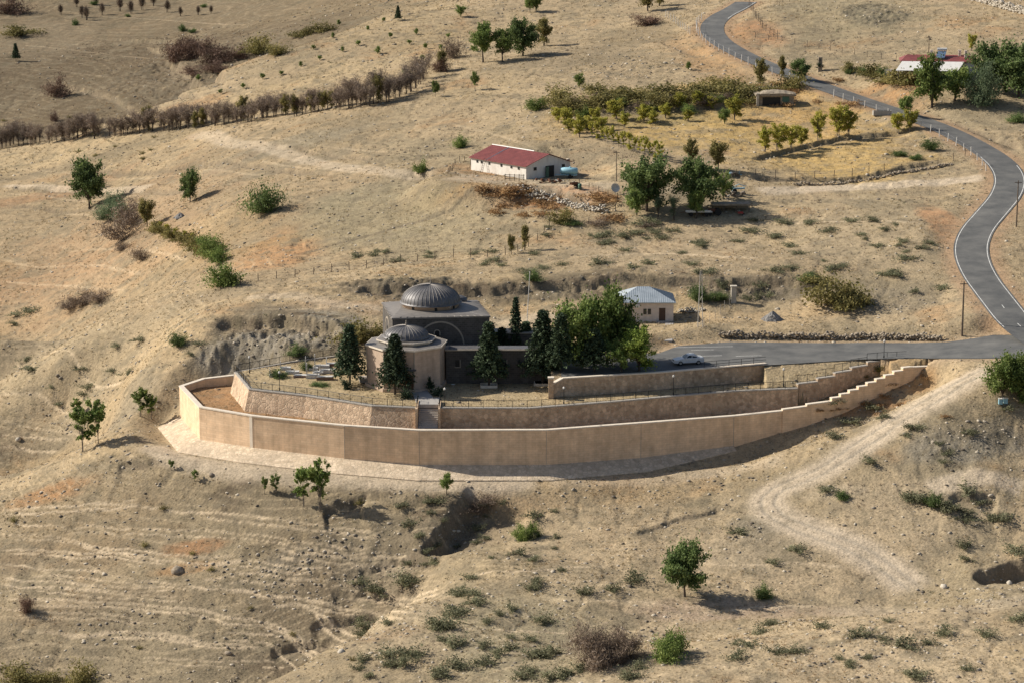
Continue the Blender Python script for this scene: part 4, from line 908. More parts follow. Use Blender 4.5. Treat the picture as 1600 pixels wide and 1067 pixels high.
for a in (-1.35, -2.2, -.6): MB().box((cc[0] + 4.05 * math.cos(a), cc[1] + 4.05 * math.sin(a), 8.95), (.14, .36, .45), a).build('drum_window', M['dark_void'], dd)
# small cap behind the drum, right
c2 = LP(W_ * .80, D_ * .86, 0); MB().lathe([(1.1, 8.3), (1.1, 8.75), (1.25, 8.8), (.9, 9.15), (.4, 9.35), (.05, 9.42)], (c2[0], c2[1], 0), 8).build('corner_turret', M['lead'], mo)
def arch_ring(parent, O, du, rad, z0, zs, wd, proud, mat, name='arch_band', nseg=20, dn=None):
    """band following jambs and a half circle on a wall plane with origin O (x,y), direction du"""
    mb = MB(); pts = [(-rad, z0), (-rad, zs)] + [(-rad * math.cos(t), zs + rad * math.sin(t)) for t in np.linspace(.1, math.pi - .1, nseg)] + [(rad, zs), (rad, z0)]
    ins = [(-(rad - wd), z0), (-(rad - wd), zs)] + [(-(rad - wd) * math.cos(t), zs + (rad - wd) * math.sin(t)) for t in np.linspace(.1, math.pi - .1, nseg)] + [(rad - wd, zs), (rad - wd, z0)]
    n = len(pts); f = lambda s, z, o: (O[0] + du.x * s + dn.x * o, O[1] + du.y * s + dn.y * o, z)
    vs = [f(s, z, proud) for s, z in pts] + [f(s, z, proud) for s, z in ins] + [f(s, z, -.05) for s, z in pts] + [f(s, z, -.05) for s, z in ins]; fs = []
    for i in range(n - 1): fs += [(i, i + 1, n + i + 1, n + i), (i, i + 1, 2 * n + i + 1, 2 * n + i), (n + i, n + i + 1, 3 * n + i + 1, 3 * n + i)]
    mb.add(vs, fs); return mb.build(name, mat, parent)
def arch_fill(parent, O, du, dn, rad, z0, zs, proud, mat, name='window'):
    pts = [(-rad, z0)] + [(-rad * math.cos(t), zs + rad * math.sin(t)) for t in np.linspace(0, math.pi, 12)] + [(rad, z0)]
    n = len(pts); vs = [(O[0] + du.x * s + dn.x * proud, O[1] + du.y * s + dn.y * proud, z) for s, z in pts] + [(O[0] + du.x * s - dn.x * .05, O[1] + du.y * s - dn.y * .05, z) for s, z in pts]
    return MB().add(vs, [tuple(range(n))] + [(i, (i + 1) % n, n + (i + 1) % n, n + i) for i in range(n)]).build(name, mat, parent)
fn = Vector((ux.y, -ux.x, 0)); o_ = LP(6.75, 0, 0)
arch_ring(mo, o_, ux, 3.45, 2.5, 4.2, .22, .05, M['light_stone'], dn=fn)
ow_ = LP(6.3, 0, 0); wn_ = arch_fill(mo, ow_, ux, fn, .32, 5.1, 6.0, .02, M['dark_void']); arch_ring(wn_, ow_, ux, .47, 5.6, 6.0, .14, .05, M['light_stone'], 'window_frame', 10, fn)
sn = Vector((-uy.y, uy.x, 0)); oS = LP(0, D_ * .5, 0)
arch_ring(mo, oS, uy, 2.9, 2.0, 4.4, .25, .05, M['light_stone'], dn=sn); sw = arch_fill(mo, oS, uy, sn, .4, 4.6, 5.6, .03, M['dark_void'])
# lower wings: front range and back range with a sunk court between
AN_Y = 320.6; axl = PY(697, 590, AN_Y)[0] - FL[0]; axr = PY(872, 590, AN_Y)[0] - FL[0]; ay0 = AN_Y - FL[1]
wg = MB(); cw = MB(); a_t = 4.55
wg.box(((axl + axr) / 2, ay0 + 1.2, a_t / 2 - 1), (axr - axl, 2.4, a_t + 2)); cw.box(((axl + axr) / 2, ay0 + 1.2, a_t + .08), (axr - axl + .3, 2.7, .16))
wg.box((axl + 2.5, ay0 + 3.4, a_t / 2 - 1.02), (5.0, 2.2, a_t + 1.96))
bx0, bx1 = LP(W_, 0, 0)[0] + .1, axr; by = LP(W_, D_ * .75, 0)[1]
wg.box(((bx0 + bx1) / 2, by, 1.1), (bx1 - bx0, 3.2, 6.2)); cw.box(((bx0 + bx1) / 2, by, 4.28), (bx1 - bx0 + .3, 3.4, .16)); wg.box((axr - .35, (ay0 + 2.4 + by - 1.6) / 2, 1.2), (.7, by - 1.6 - ay0 - 2.4, 5.8))
cw.box((axr - .35, (ay0 + 2.4 + by - 1.6) / 2, 4.2), (.9, by - 1.6 - ay0 - 2.5, .14))
an = wg.build('wing_wall', M['basalt'], mo); cw.build('wing_cornice', M['light_stone'], mo)
MB().box(((axl + axr) / 2 + .1, ay0 + 1.25, a_t + .19), (axr - axl - .5, 2.1, .06)).build('wing_roof', M['lead'], mo)
for px in (715, 744, 788, 826):
    x = PY(px, 565, AN_Y)[0] - FL[0]; wq = MB().box((x, ay0, 2.75), (.62, .06, 1.0)).build('window', M['dark_void'], an); MB().box((x + .36, ay0 - .02, 2.75), (.1, .1, 1.1)).box((x, ay0 - .03, 2.2), (.85, .14, .1)).build('window_frame', M['light_stone'], wq)
# mast with a small white dish in front of the mosque
pm_ = PY(708, 596, 319.6); ma = empty('lamp_mast', (pm_[0], pm_[1], float(gz(pm_[0], pm_[1])[0])), 'thin dark mast with a small white dish rising before the mosque dome', 'mast')
MB().tube([(0, 0, -.3), (0, 0, 14.3)], [.07, .045], 6).build('pole', M['iron'], ma); MB().lathe([(.02, 0), (.25, .03), (.3, .1)], (0, 0, 0), 14, False).build('dish', M['white_metal'], ma, True)
dsh = ma.children[-1]; dsh.location = (-.15, -.15, 11.1); dsh.rotation_euler = (R(80), 0, 0)
# ------------------------------------------------------------------ tomb
TR = 5.55; tcn = PY(635.5, 595, 320.3); tb = empty('domed_tomb', (tcn[0], tcn[1], 0), 'small octagonal pale stone tomb with a ribbed lead dome, in front of the mosque', 'tomb')
def oct_(r, rot=R(22.5 - 9)): return [(r * math.cos(rot + k * math.pi / 4), r * math.sin(rot + k * math.pi / 4)) for k in range(8)]
tw = MB().prism(oct_(TR), -1, 5.6); tw.prism(oct_(TR + .35), -1.2, .35); wl = tw.build('wall', M['pink_stone'], tb)
tcm = MB().prism(oct_(TR + .28), 5.6, 5.82); tcm.prism(oct_(3.9), 5.82, 6.3); tcm.prism(oct_(4.25), 6.3, 6.46); tcm.build('cornice', M['cope'], tb)
v0 = oct_(TR + .2); v1 = oct_(3.8); rr0 = MB().add([(x, y, 5.83) for x, y in v0] + [(x, y, 6.05) for x, y in v1], [(k, (k + 1) % 8, 8 + (k + 1) % 8, 8 + k) for k in range(8)]).build('roof', M['roof_lead'], tb)
v0 = oct_(4.15); MB().add([(x, y, 6.47) for x, y in v0] + [(x * .75, y * .75, 6.58) for x, y in v0], [(k, (k + 1) % 8, 8 + (k + 1) % 8, 8 + k) for k in range(8)]).build('upper_roof', M['roof_lead'], tb)
dome(tb, (0, 0), 3.1, 6.62, 1.4, 32, 3.05, .3, .8, 32, 'roof_lead')
ang = R(22.5 - 9) + 4.5 * math.pi / 4 + math.pi / 4; dn = Vector((math.cos(ang), math.sin(ang), 0)); du = Vector((-dn.y, dn.x, 0)); rin = TR * math.cos(math.pi / 8); O = (dn.x * rin, dn.y * rin)
arch_fill(tb, (O[0] + du.x * 1.4, O[1] + du.y * 1.4), du, dn, .6, 0, 1.9, .03, M['brown_wood'], 'door'); MB().box((O[0] + du.x * 1.4 + dn.x * .3, O[1] + du.y * 1.4 + dn.y * .3, 3.1), (2.0, .8, .15), math.atan2(du.y, du.x)).build('door_canopy', M['lead'], tb)
cor = oct_(TR + .02); 
for k in (4, 5, 6): MB().tube([(cor[k][0], cor[k][1], 0), (cor[k][0], cor[k][1], 5.6)], .1, 6).build('corner_pilaster', M['light_stone'], tb)
# forecourt paving and planter kerbs
fc = MB().prism([PZ(640,604,0)[:2], PZ(662,604,0)[:2], PZ(686,632,0)[:2], PZ(652,632,0)[:2]], -.4, .06).build('forecourt_path', M['slab']); fc['kind'] = 'structure'
for (px, py, w_, lb) in ((764,604,5.0,'pale stone kerb round the foot of the conifer before the dark wing'),(848,601,5.2,'pale stone kerb at the foot of the conifer by the parking wall')):
    p = at(px, py); k_ = MB(); 
    for dx, dy, sx, sy in ((0,-.9,w_*.45,.2),(0,.9,w_*.45,.2),(-w_*.22,0,.2,1.6),(w_*.22,0,.2,1.6)): k_.box((dx, dy, .1), (sx, sy, .5))
    o = k_.build('tree_kerb', M['cope'], None, False); o.location = p; tag(o, lb, 'kerb')
p = at(567, 597); o = MB().box((0, 0, .35), (1.0, 1.9, .5), .15).box((0, 0, .64), (1.15, 2.05, .1), .15).build('stone_basin', M['concrete']); o.location = p; tag(o, 'flat grey stone slab bench beside the left foot of the tomb', 'bench')
# ================================================================== graves
gl = [(433,588,2.2,.1,0),(457,583,2.0,.1,1),(472,589,2.4,.05,2),(487,578,1.9,.1,3),(503,574,2.2,.1,4),(520,571,2.0,.12,5),(489,590,1.9,.05,6),(512,582,2.3,.1,7),(508,593,2.4,.05,8),(497,584,1.5,.1,9),(446,577,1.6,.1,10)]
GW = ['low earth-filled grave with pale kerb nearest the left bush','grave with a brown stone set on its pale slab, behind the left bush','long low grave with reddish kerb left of the tall headstones','grave with a pale pointed headstone standing behind the small shrub','grave behind the tall round headstone','rearmost right grave with a dark end in shadow','white raised grave with a tall rounded headstone at its head','stepped marble grave second from the front on the right','front right marble grave with dark kerb','small grave squeezed between the marble ones','half-sunk grave by the rear railing']
for (px, py, L_, rz, k) in gl:
    p = at(px, py); g = empty('grave', p, GW[k], 'grave', 'graves in the shrine yard', rz); hh = .45 if k in (6, 8, 7) else .28
    MB().box((0, 0, hh / 2 - .1), (L_, 1.0, hh + .2)).build('kerb', M['red_brick'] if k in (2, 8, 5) else M['marble'], g); MB().box((0, 0, hh + .03), (L_ - .08, .9, .06)).build('slab', M['marble'], g)
    hs = MB(); H_ = 1.5 if k in (3, 4, 6) else .7
    hs.prism([(-.06, -.28), (.06, -.28), (.06, .28), (-.06, .28)], hh, hh + H_); hs.prism([(-.05, -.18), (.05, -.18), (.05, .18), (-.05, .18)], hh + H_, hh + H_ + .18); h_ = hs.build('headstone', M['marble'], g); h_.location = (-L_ / 2 + .1, 0, 0)
# ================================================================== lamp posts, poles
def lamp(px, py, hpx, label):
    p = at(px, py); H_ = hpx * p.y / F; g = empty('garden_lamp', p, label, 'lamp', 'dark garden lamp posts on the terrace')
    MB().tube([(0, 0, -.1), (0, 0, .4), (0, 0, .45), (0, 0, H_ - .35)], [.09, .09, .045, .035], 8).build('pole', M['iron'], g)
    hd = MB().lathe([(.06, H_ - .38), (.17, H_ - .34), (.17, H_ - .30)], (0, 0, 0), 10).build('lamp_head', M['iron'], g); MB().lathe([(.14, H_ - .3), (.16, H_ - .1), (.05, H_)], (0, 0, 0), 10).build('globe', M['white_metal'], g)
lamp(390,583,28,'garden lamp at the far left bend of the graveyard railing'); lamp(437,610,32,'garden lamp rising from the front railing below the graves'); lamp(695,634,30,'garden lamp just right of the stairs'); lamp(881,632,30,'garden lamp on the terrace edge below the parking wall pillar')
lamp(1052,618,34,'garden lamp on the terrace edge below the white sedan'); lamp(1224,604,30,'garden lamp at the right end of the terrace railing'); lamp(1381,560,30,'garden lamp at the top of the climbing terrace wall')
def pole(px, py, hpx, r, mat, label, name='utility_pole', arms=True, lean=0):
    p = at(px, py); H_ = hpx * p.y / F; g = empty(name, p, label, 'pole'); MB().tube([(0, 0, -.5), (lean, 0, H_)], [r, r * .6], 8).build('pole', M[mat], g)
    if arms: MB().box((lean, 0, H_ - .35), (1.2, .1, .1)).build('crossarm', M['wood'], g)
    return g
g = pole(823,506,82,.07,'white_metal','tall slim white flagpole behind the conifers','flagpole',False,.45); MB().lathe([(.05,0),(.1,.08),(.03,.2)], (.45,0,82*g.location.y/F), 8).build('finial', M['white_metal'], g)
g = pole(1503,525,88,.16,'wood','tall dark timber pole beside the road junction'); g = pole(1588,355,74,.13,'wood','dark timber pole at the right edge beside the bend'); pole(963,284,48,.09,'wood','thin pole standing between the barn and the farm trees'); pole(1451,84,27,.1,'wood','dark pole behind the red roofed house')
# lattice mast by the hut
p = at(1094, 512); H_ = 92 * p.y / F; g = empty('lattice_mast', p, 'grey open lattice mast on the plot beside the small hut', 'mast'); lm = MB()
for sx, sy in ((-1,-1),(1,-1),(1,1),(-1,1)): lm.tube([(sx*.38, sy*.38, -.2), (sx*.12, sy*.12, H_)], .035, 4)
for k in range(9):
    z0_, z1_ = H_ * k / 9, H_ * (k + 1) / 9; w0_ = .38 - .26 * k / 9; w1_ = .38 - .26 * (k + 1) / 9; sg = 1 if k % 2 else -1
    for ax in (0, 1):
        for s2 in (-1, 1): a = (sg * w0_, s2 * w0_, z0_) if ax == 0 else (s2 * w0_, sg * w0_, z0_); b_ = (-sg * w1_, s2 * w1_, z1_) if ax == 0 else (s2 * w1_, -sg * w1_, z1_); lm.tube([a, b_], .022, 3)
lm.build('frame', M['concrete'], g)
# ================================================================== hut
hp = PZ(961, 503, 3.4); hq = PZ(1052, 503, 3.4); hw = hq[0] - hp[0]; hut = empty('small_hut', (hp[0], hp[1], 3.4), 'small peach plastered hut with a pale blue hipped tin roof', 'hut'); hd_ = 6.6
MB().box((hw / 2, hd_ / 2, 1.4), (hw, hd_, 3.2)).build('wall', M['plaster'], hut)
e = .35; z0_ = 3.0; r_ = MB(); vs = [(-e, -e, z0_), (hw + e, -e, z0_), (hw + e, hd_ + e, z0_), (-e, hd_ + e, z0_), (hw / 2 - .9, hd_ / 2, z0_ + 1.75), (hw / 2 + .9, hd_ / 2, z0_ + 1.75)]
r_.add(vs + [(x, y, z - .14) for x, y, z in vs[:4]], [(0, 1, 5, 4), (1, 2, 5), (2, 3, 4, 5), (3, 0, 4), (0, 1, 7, 6), (1, 2, 8, 7), (2, 3, 9, 8), (3, 0, 6, 9), (6, 7, 8, 9)]); rfh = r_.build('roof', M['tin_blue'], hut)
sm2 = MB()
for k in range(1, 30):
    x = -e + (hw + 2 * e) * k / 30; t = min(1, min(x + e, hw + e - x) / (hw / 2 + e - .9)); sm2.tube([(x, -e, z0_ + .02), (x, -e + (hd_ / 2 + e) * t, z0_ + 1.75 * t + .02)], .03, 3)
for k in range(1, 20):
    y = -e + (hd_ + 2 * e) * k / 20; t = min(1, min(y + e, hd_ + e - y) / (hd_ / 2 + e)); sm2.tube([(hw + e, y, z0_ + .02), (hw + e - (hw / 2 + e - .9) * t, y, z0_ + 1.75 * t + .02)], .03, 3)
sm2.build('roof_seam', M['tin_blue'], rfh)
def rx(px): return PZ(px, 503, 3.4)[0] - hp[0]
MB().box((rx(1034.5), -.02, 1.05), (.95, .08, 2.1)).build('door', M['brown_wood'], hut)
for px in (1007.5, 1014.5): MB().box((rx(px), -.02, 1.55), (.48, .06, .85)).build('window', M['glass'], hut)
MB().box((rx(1011), -.04, 1.08), (1.4, .12, .07)).build('window_sill', M['cope'], hut); MB().box((rx(995.5), -.2, 2.45), (.7, .35, .5)).build('air_conditioner', M['white_metal'], hut); MB().box((rx(1034.5), -.5, .02), (1.8, 1.0, .3)).build('door_step', M['concrete'], hut)
a = at(1046, 506); b_ = at(1043, 534); pa = MB().prism([(a.x - .6, a.y), (b_.x - .7, b_.y), (b_.x + .7, b_.y), (a.x + .6, a.y)], 2.0, [a.z + .12, b_.z + .16, b_.z + .16, a.z + .12]).build('hut_path', M['slab']); pa['kind'] = 'structure'
# ================================================================== white sedan
def make_car(loc, rz, label):
    g = empty('white_sedan', loc, label, 'car', rz=rz)      # length along x, nose at -x
    prof = [(-2.12,.32),(-2.16,.55),(-2.05,.72),(-1.25,.90),(-.62,.96),(.1,.98),(1.35,1.0),(2.02,.98),(2.14,.72),(2.12,.34)]
    bd = MB(); secs = []
    for y, k, dz in ((-.84,.965,-.02),(-.80,1,.0),(0,1.0,.02),(.80,1,0),(.84,.965,-.02)): secs.append([(x * k, y, z + (dz if z > .6 else 0)) for x, z in prof])
    n = len(prof); vs = [p for s in secs for p in s]; fs = [(i * n + j, i * n + (j + 1) % n, (i + 1) * n + (j + 1) % n, (i + 1) * n + j) for i in range(4) for j in range(n)] + [tuple(range(n))[::-1], tuple(range(4 * n, 5 * n))]
    body = bd.add(vs, fs).build('body', M['car_paint'], g, bevel=.04)
    lo_, hi = [(-.72,.95),(1.5,.99)], [(-.12,1.40),(.92,1.40)]
    cb = MB().add([(-.72,-.76,.95),(1.5,-.76,.98),(1.5,.76,.98),(-.72,.76,.95),(-.1,-.58,1.38),(.95,-.58,1.38),(.95,.58,1.38),(-.1,.58,1.38),(.4,-.6,1.42),(.4,.6,1.42)], [(0,1,5,8,4),(3,2,6,9,7),(0,3,7,4),(1,2,6,5),(4,8,9,7),(8,5,6,9)]); cb.build('cabin', M['car_paint'], g, bevel=.03)
    def pane(q, nm, off): MB().add([(x + off[0], y + off[1], z + off[2]) for x, y, z in q], [(0, 1, 2, 3)]).build(nm, M['glass'], g)
    for s in (-1, 1):
        pane([(-.48, s * .745, 1.0), (.30, s * .745, 1.01), (.36, s * .605, 1.33), (-.05, s * .605, 1.33)], 'side_window', (0, s * .012, .0)); pane([(.40, s * .745, 1.01), (1.15, s * .745, 1.02), (.85, s * .605, 1.33), (.44, s * .605, 1.33)], 'side_window', (0, s * .012, 0))
        MB().box((-.5, s * .9, 1.0), (.16, .2, .13)).build('wing_mirror', M['car_paint'], g); MB().box((-2.06, s * .6, .66), (.14, .34, .14)).build('headlight', M['chrome'], g); MB().box((2.08, s * .64, .78), (.1, .28, .16)).build('tail_light', M['rust'], g)
        for x in (-1.32, 1.28):
            wh = MB(); k_ = [(.0, -.1), (.31, -.1), (.31, .1), (0, .1)]; wv = []; 
            wh.tube([(x, s * .66, .31), (x, s * .87, .31)], [.31, .31], 16); w_ = wh.build('wheel', M['rubber'], g); MB().tube([(x, s * .86, .31), (x, s * .885, .31)], [.19, .17], 12).build('hubcap', M['chrome'], w_)
    pane([(-.70, -.66, 1.0), (-.70, .66, 1.0), (-.16, .52, 1.35), (-.16, -.52, 1.35)], 'windscreen', (-.02, 0, .012)); pane([(1.46, -.66, 1.03), (1.46, .66, 1.03), (.99, .52, 1.35), (.99, -.52, 1.35)], 'rear_window', (.02, 0, .012))
    MB().box((-2.14, 0, .62), (.06, .7, .1)).build('grille', M['dark_void'], g); MB().box((-2.15, 0, .42), (.1, 1.5, .14)).build('bumper', M['car_paint'], g); return g
c = hit_lot(1075, 569); make_car((c[0], c[1], float(lotz(c[0])) + .075), R(12), 'white four-door sedan parked on the asphalt behind the railing')
# ================================================================== barn
bz = 14.3; A_ = PZ(736, 266, bz); B_ = PZ(822, 281, bz); Cx = PZ(881, 271.5, bz); ab = Vector((B_[0] - A_[0], B_[1] - A_[1], 0)); L_ = ab.length; ab.normalize(); bc = Vector((-ab.y, ab.x, 0)); Wd = (Vector(Cx[:3] - B_[:3]).dot(bc))
barn = empty('farm_barn', (A_[0], A_[1], bz), 'long white block barn under a dark red tin roof', 'barn'); f_ = lambda a, b, z: (ab.x * a + bc.x * b, ab.y * a + bc.y * b, z)
h_ = 2.35; rdg = 1.75; vs = [f_(0,0,-.8), f_(L_,0,-.8), f_(L_,Wd,-.8), f_(0,Wd,-.8), f_(0,0,h_), f_(L_,0,h_), f_(L_,Wd,h_), f_(0,Wd,h_), f_(L_,Wd/2,h_+rdg), f_(0,Wd/2,h_+rdg)]
MB().add(vs, [(0,1,5,4), (1,2,6,8,5), (2,3,7,6), (3,0,4,9,7)]).build('wall', M['white_wall'], barn)
ov = .35; t_ = .1; rq = MB()
for s in (0, 1):
    y0_, y1_ = (-ov, Wd / 2) if s == 0 else (Wd + ov, Wd / 2); zz0 = h_ - rdg * ov / (Wd / 2); a4 = [f_(-.3, y0_, zz0), f_(L_ + .3, y0_, zz0), f_(L_ + .3, y1_, h_ + rdg), f_(-.3, y1_, h_ + rdg)]
    rq.add([(x, y, z + .05) for x, y, z in a4] + [(x, y, z + .05 + t_) for x, y, z in a4], [(0,1,2,3), (4,5,6,7), (0,1,5,4), (1,2,6,5), (2,3,7,6), (3,0,4,7)])
rbn = rq.build('roof', M['red_tin'], barn); sm3 = MB()
for k in range(1, 34): x = -.3 + (L_ + .6) * k / 34; sm3.tube([f_(x, -ov, h_ - rdg * ov / (Wd / 2) + .16), f_(x, Wd / 2, h_ + rdg + .16)], .03, 3)
sm3.build('roof_seam', M['red_tin'], rbn); ps = MB(); ps.tube([f_(L_ * .30, -ov, h_ - .02), f_(L_ * .30, Wd / 2, h_ + rdg + .19)], .11, 4); ps.tube([f_(-.2, Wd / 2, h_ + rdg + .2), f_(L_ * .75, Wd / 2, h_ + rdg + .2)], .13, 4); ps.build('pale_strip', M['white_metal'], rbn)
an_ = math.atan2(ab.y, ab.x); bn_ = math.atan2(bc.y, bc.x)
for x in (.12, .20, .34, .56, .74, .87): MB().box(f_(L_ * x, -.02, 1.8), (.5, .1, .45), an_).build('window', M['dark_void'], barn)
for y in (.2, .84): MB().box(f_(L_ + .02, Wd * y, 1.75), (.65, .1, .6), bn_).build('window', M['dark_void'], barn)
MB().box(f_(L_ + .02, Wd * .53, 1.0), (2.0, .1, 2.1), bn_).build('doorway', M['dark_void'], barn); MB().box(f_(L_ + .25, Wd * .46, .95), (1.1, .08, 1.9), bn_ + .4).build('door', M['green_paint'], barn)
# ladder against the barn
lq = f_(L_ * .27, -.6, 0); ld = empty('ladder', (A_[0] + lq[0], A_[1] + lq[1], bz), 'dark ladder leaning on the sunlit long wall of the barn', 'ladder'); lb_ = MB()
for s in (-.25, .25): lb_.tube([(ab.x * s - bc.x * .4, ab.y * s - bc.y * .4, 0), (ab.x * s + bc.x * .5, ab.y * s + bc.y * .5, 2.6)], .035, 4)
for k in range(7): t = (k + .5) / 7; m0 = -.4 + .9 * t; lb_.tube([(ab.x * -.25 + bc.x * m0, ab.y * -.25 + bc.y * m0, 2.6 * t), (ab.x * .25 + bc.x * m0, ab.y * .25 + bc.y * m0, 2.6 * t)], .025, 4)
lb_.build('frame', M['wood'], ld)
# blue water tank trailer
def tank(px, py, label):
    p = at(px, py); g = empty('tank_trailer', p, label, 'trailer', rz=R(-12)); tk = MB(); prof = [(.0, -1.6), (.5, -1.58), (.7, -1.45), (.72, 0), (.7, 1.45), (.5, 1.58), (0, 1.6)]
    n = 18; vs = [(z, r * math.cos(2 * math.pi * k / n), 1.35 + r * math.sin(2 * math.pi * k / n) * .85) for r, z in [(max(r, .02), z) for r, z in prof] for k in range(n)]
    tk.add(vs, [(i * n + k, i * n + (k + 1) % n, (i + 1) * n + (k + 1) % n, (i + 1) * n + k) for i in range(len(prof) - 1) for k in range(n)] + [tuple(range(n)), tuple(range(n * 6, n * 7))]); tk.build('tank', M['blue_paint'], g, True)
    MB().box((0, 0, .62), (3.0, .9, .12)).box((-2.0, 0, .6), (1.2, .1, .1)).build('chassis', M['blue_paint'], g)
    for s in (-1, 1): MB().tube([(.3, s * .5, .36), (.3, s * .72, .36)], [.36, .36], 14).build('wheel', M['rubber'], g)
    MB().lathe([(.2, 0), (.2, .15), (.05, .2)], (.2, 0, 1.92), 10).build('hatch', M['blue_paint'], g)
tank(889, 279, 'light blue cylindrical water tank trailer beside the barn gable')
# ================================================================== trees and shrubs
def P_(key, L, label, cat, group=None, wide=1.0):
    for t in L:
        plant(key, t[0], t[1], t[2], (t[4] if len(t) > 4 else label), cat, group, (t[3] if len(t) > 3 else wide) * (1.35 if key == 'yellow' else 1))
T, S = 'tree', 'shrub'
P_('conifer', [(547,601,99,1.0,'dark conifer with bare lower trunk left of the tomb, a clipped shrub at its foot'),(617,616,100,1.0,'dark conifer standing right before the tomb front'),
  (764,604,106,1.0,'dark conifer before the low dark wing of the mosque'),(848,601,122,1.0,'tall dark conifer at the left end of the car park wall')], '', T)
for px, Y, hp, lb, key in ((806,334,105,'slim tall conifer spire rising behind the mosque court','slim'),(784,333,58,'short bushy conifer behind the mosque court, left of the slim spire','conifer'),(822,335,62,'short conifer behind the court, right of the slim spire','conifer')):
    x = (px - 800) / F * Y; plant(key, 0, 0, hp, lb, T, pos=Vector((x, Y, float(gz(x, Y)[0]))), wide=1.0 if key == 'slim' else 1.25)
for px, Y, hp, lb, key, wd in ((878,318,96,'dark conifer at the left side of the tree clump by the car park','conifer',.95),(912,321,108,'dark green tree forming the left top of the clump by the car park','broadg',.78),(952,323,116,'tallest dark green tree in the middle of the clump by the car park','broadg',.7),
   (982,322,74,'dark green tree on the right of the clump, behind the bright one','broadg',.8),(932,317.5,72,'dark conifer low in front of the tree clump by the car park','conifer',1.35),(975,317.5,62,'small dark tree between the conifer and the bright tree of the clump','mid',1.0),(1004,318.0,74,'bright yellow-green tree at the right front of the clump by the car park','bright',1.02)):
    x = (px - 800) / F * Y; plant(key, 0, 0, hp, lb, T, pos=Vector((x, Y, float(gz(x, Y)[0]))), wide=wd)
P_('topiary', [(543,608,17,1.1,'clipped round shrub at the foot of the left conifer'),(634,622,22,.9,'small clipped shrub at the top left of the stairs'),(684,618,18,1.0,'squat clipped shrub at the top right of the stairs')], '', S)
P_('cypress', [(673,612,28,1.2,'small pointed cypress right of the tomb door')], '', S)
P_('darkshrub', [(434,590,15,1.4,'spreading green bush beside the leftmost graves'),(480,578,17,.7,'small green shrub between the upright gravestones'),(462,556,20,1.,'green shrub behind the rear railing of the graveyard'),(412,332,46,.75,'lone rounded dark green bush on the left plateau'),
  (500,603,7,3,'low flat green bush on the graveyard gravel'),(280,542,24,.75,'dark green shrub at the left foot of the rocky bank'),(895,352,10,1.8,'low dark green bush right of the track below the barn')], '', S)
P_('broad', [(297,316,50,.62,'small round dark green tree on the left plateau with a long shadow'),(1070,932,88,.80,'lone round green tree casting a long shadow on the near slope'),(1010,331,82,.98,'largest dark green tree in the farmyard'),(1091,330,80,.88,'second large green tree in the farmyard'),
  (817,88,56,.85,'round dark tree on the upper ridge line'),(1250,126,32,.9,'dark green roadside tree by the gate pillar'),
  (1548,142,70,.9,'dark tree just right of the red roofed house'),(1592,152,80,.95,'dark tree at the right edge beyond the red roofed house'),(140,327,76,.72,'tallest tree at the left, dark green above the willow shrubs')], '', T)
P_('broadg', [(1566,626,72,.8,'green tree at the right edge below the road junction'),(1598,632,76,.85,'green tree cut by the right edge below the junction')], '', T)
P_('mid', [(755,98,58,.85,'dark green tree at the left of the upper ridge group'),(995,337,46,.8,'smaller green tree in front of the largest farmyard tree'),(1088,342,42,.9,'smaller green tree in front of the second farmyard tree'),(1130,312,46,.75,'small green tree beside the farm scrap'),
  (1456,168,76,.85,'tall green tree in front of the white tin roof'),(1492,158,58,.9,'bushy green tree in front of the right end of the house'),(1416,182,30,.9,'green roadside tree above the yellow ones'),(785,97,48,.8,'green tree in the middle of the upper ridge group'),(698,772,33,.8,'young bright green tree standing at the pit edge'),(905,139,26,.7,'lone small dark tree left of the terraced field'),
  (1132,194,27,.8,'small dark green tree in the golden field'),(720,27,20,.9,'small round tree near the top of the slope'),(828,20,22,.9,'small round tree near the top edge, left of centre'),(838,18,26,.8,'darker small tree near the top edge'),(742,142,28,.6,'thin young tree below the ridge group'),(680,152,24,.6,'thin young tree left below the ridge group'),(1075,110,12,1,'little green bush tree above the terraced field')], '', T)
P_('conifer', [(25,96,28,.9,'lone small conifer on the far left hillside'),(622,33,24,.9,'lone small conifer near the top left ridge'),(90,218,5,.9,'tiny conifer on the left hillside')][:2], '', T)
P_('willowshrub', [(172,345,52,.8,'rounded grey-green shrub left of the brown thicket'),(195,350,42,.8,'second grey-green shrub, right beside the rounded one'),(1535,165,78,.62,'big soft grey-green tree right of the house')], '', S)
P_('olive', [(230,356,46,.8,'olive green tree right of the grey-green shrub'),(850,72,40,1.1,'olive brown tree at the right of the upper ridge group'),(820,392,38,.6,'thin brownish tree at the wire fence corner'),(799,398,32,.6,'thin yellowish tree at the wire fence corner'),
  (1080,262,42,.8,'olive tree behind the farmyard, left one'),(1122,266,46,.9,'olive tree behind the farmyard, right one'),(1188,135,40,.8,'pale olive tree beside the road above the shed'),(1222,122,32,.7,'thin olive tree left of the road'),(1012,18,40,1.1,'olive tree at the top edge beside the ravine'),(1030,10,30,1.1,'dark olive tree at the top edge'),(690,112,30,.9,'pale tree left of the ridge group')], '', T)
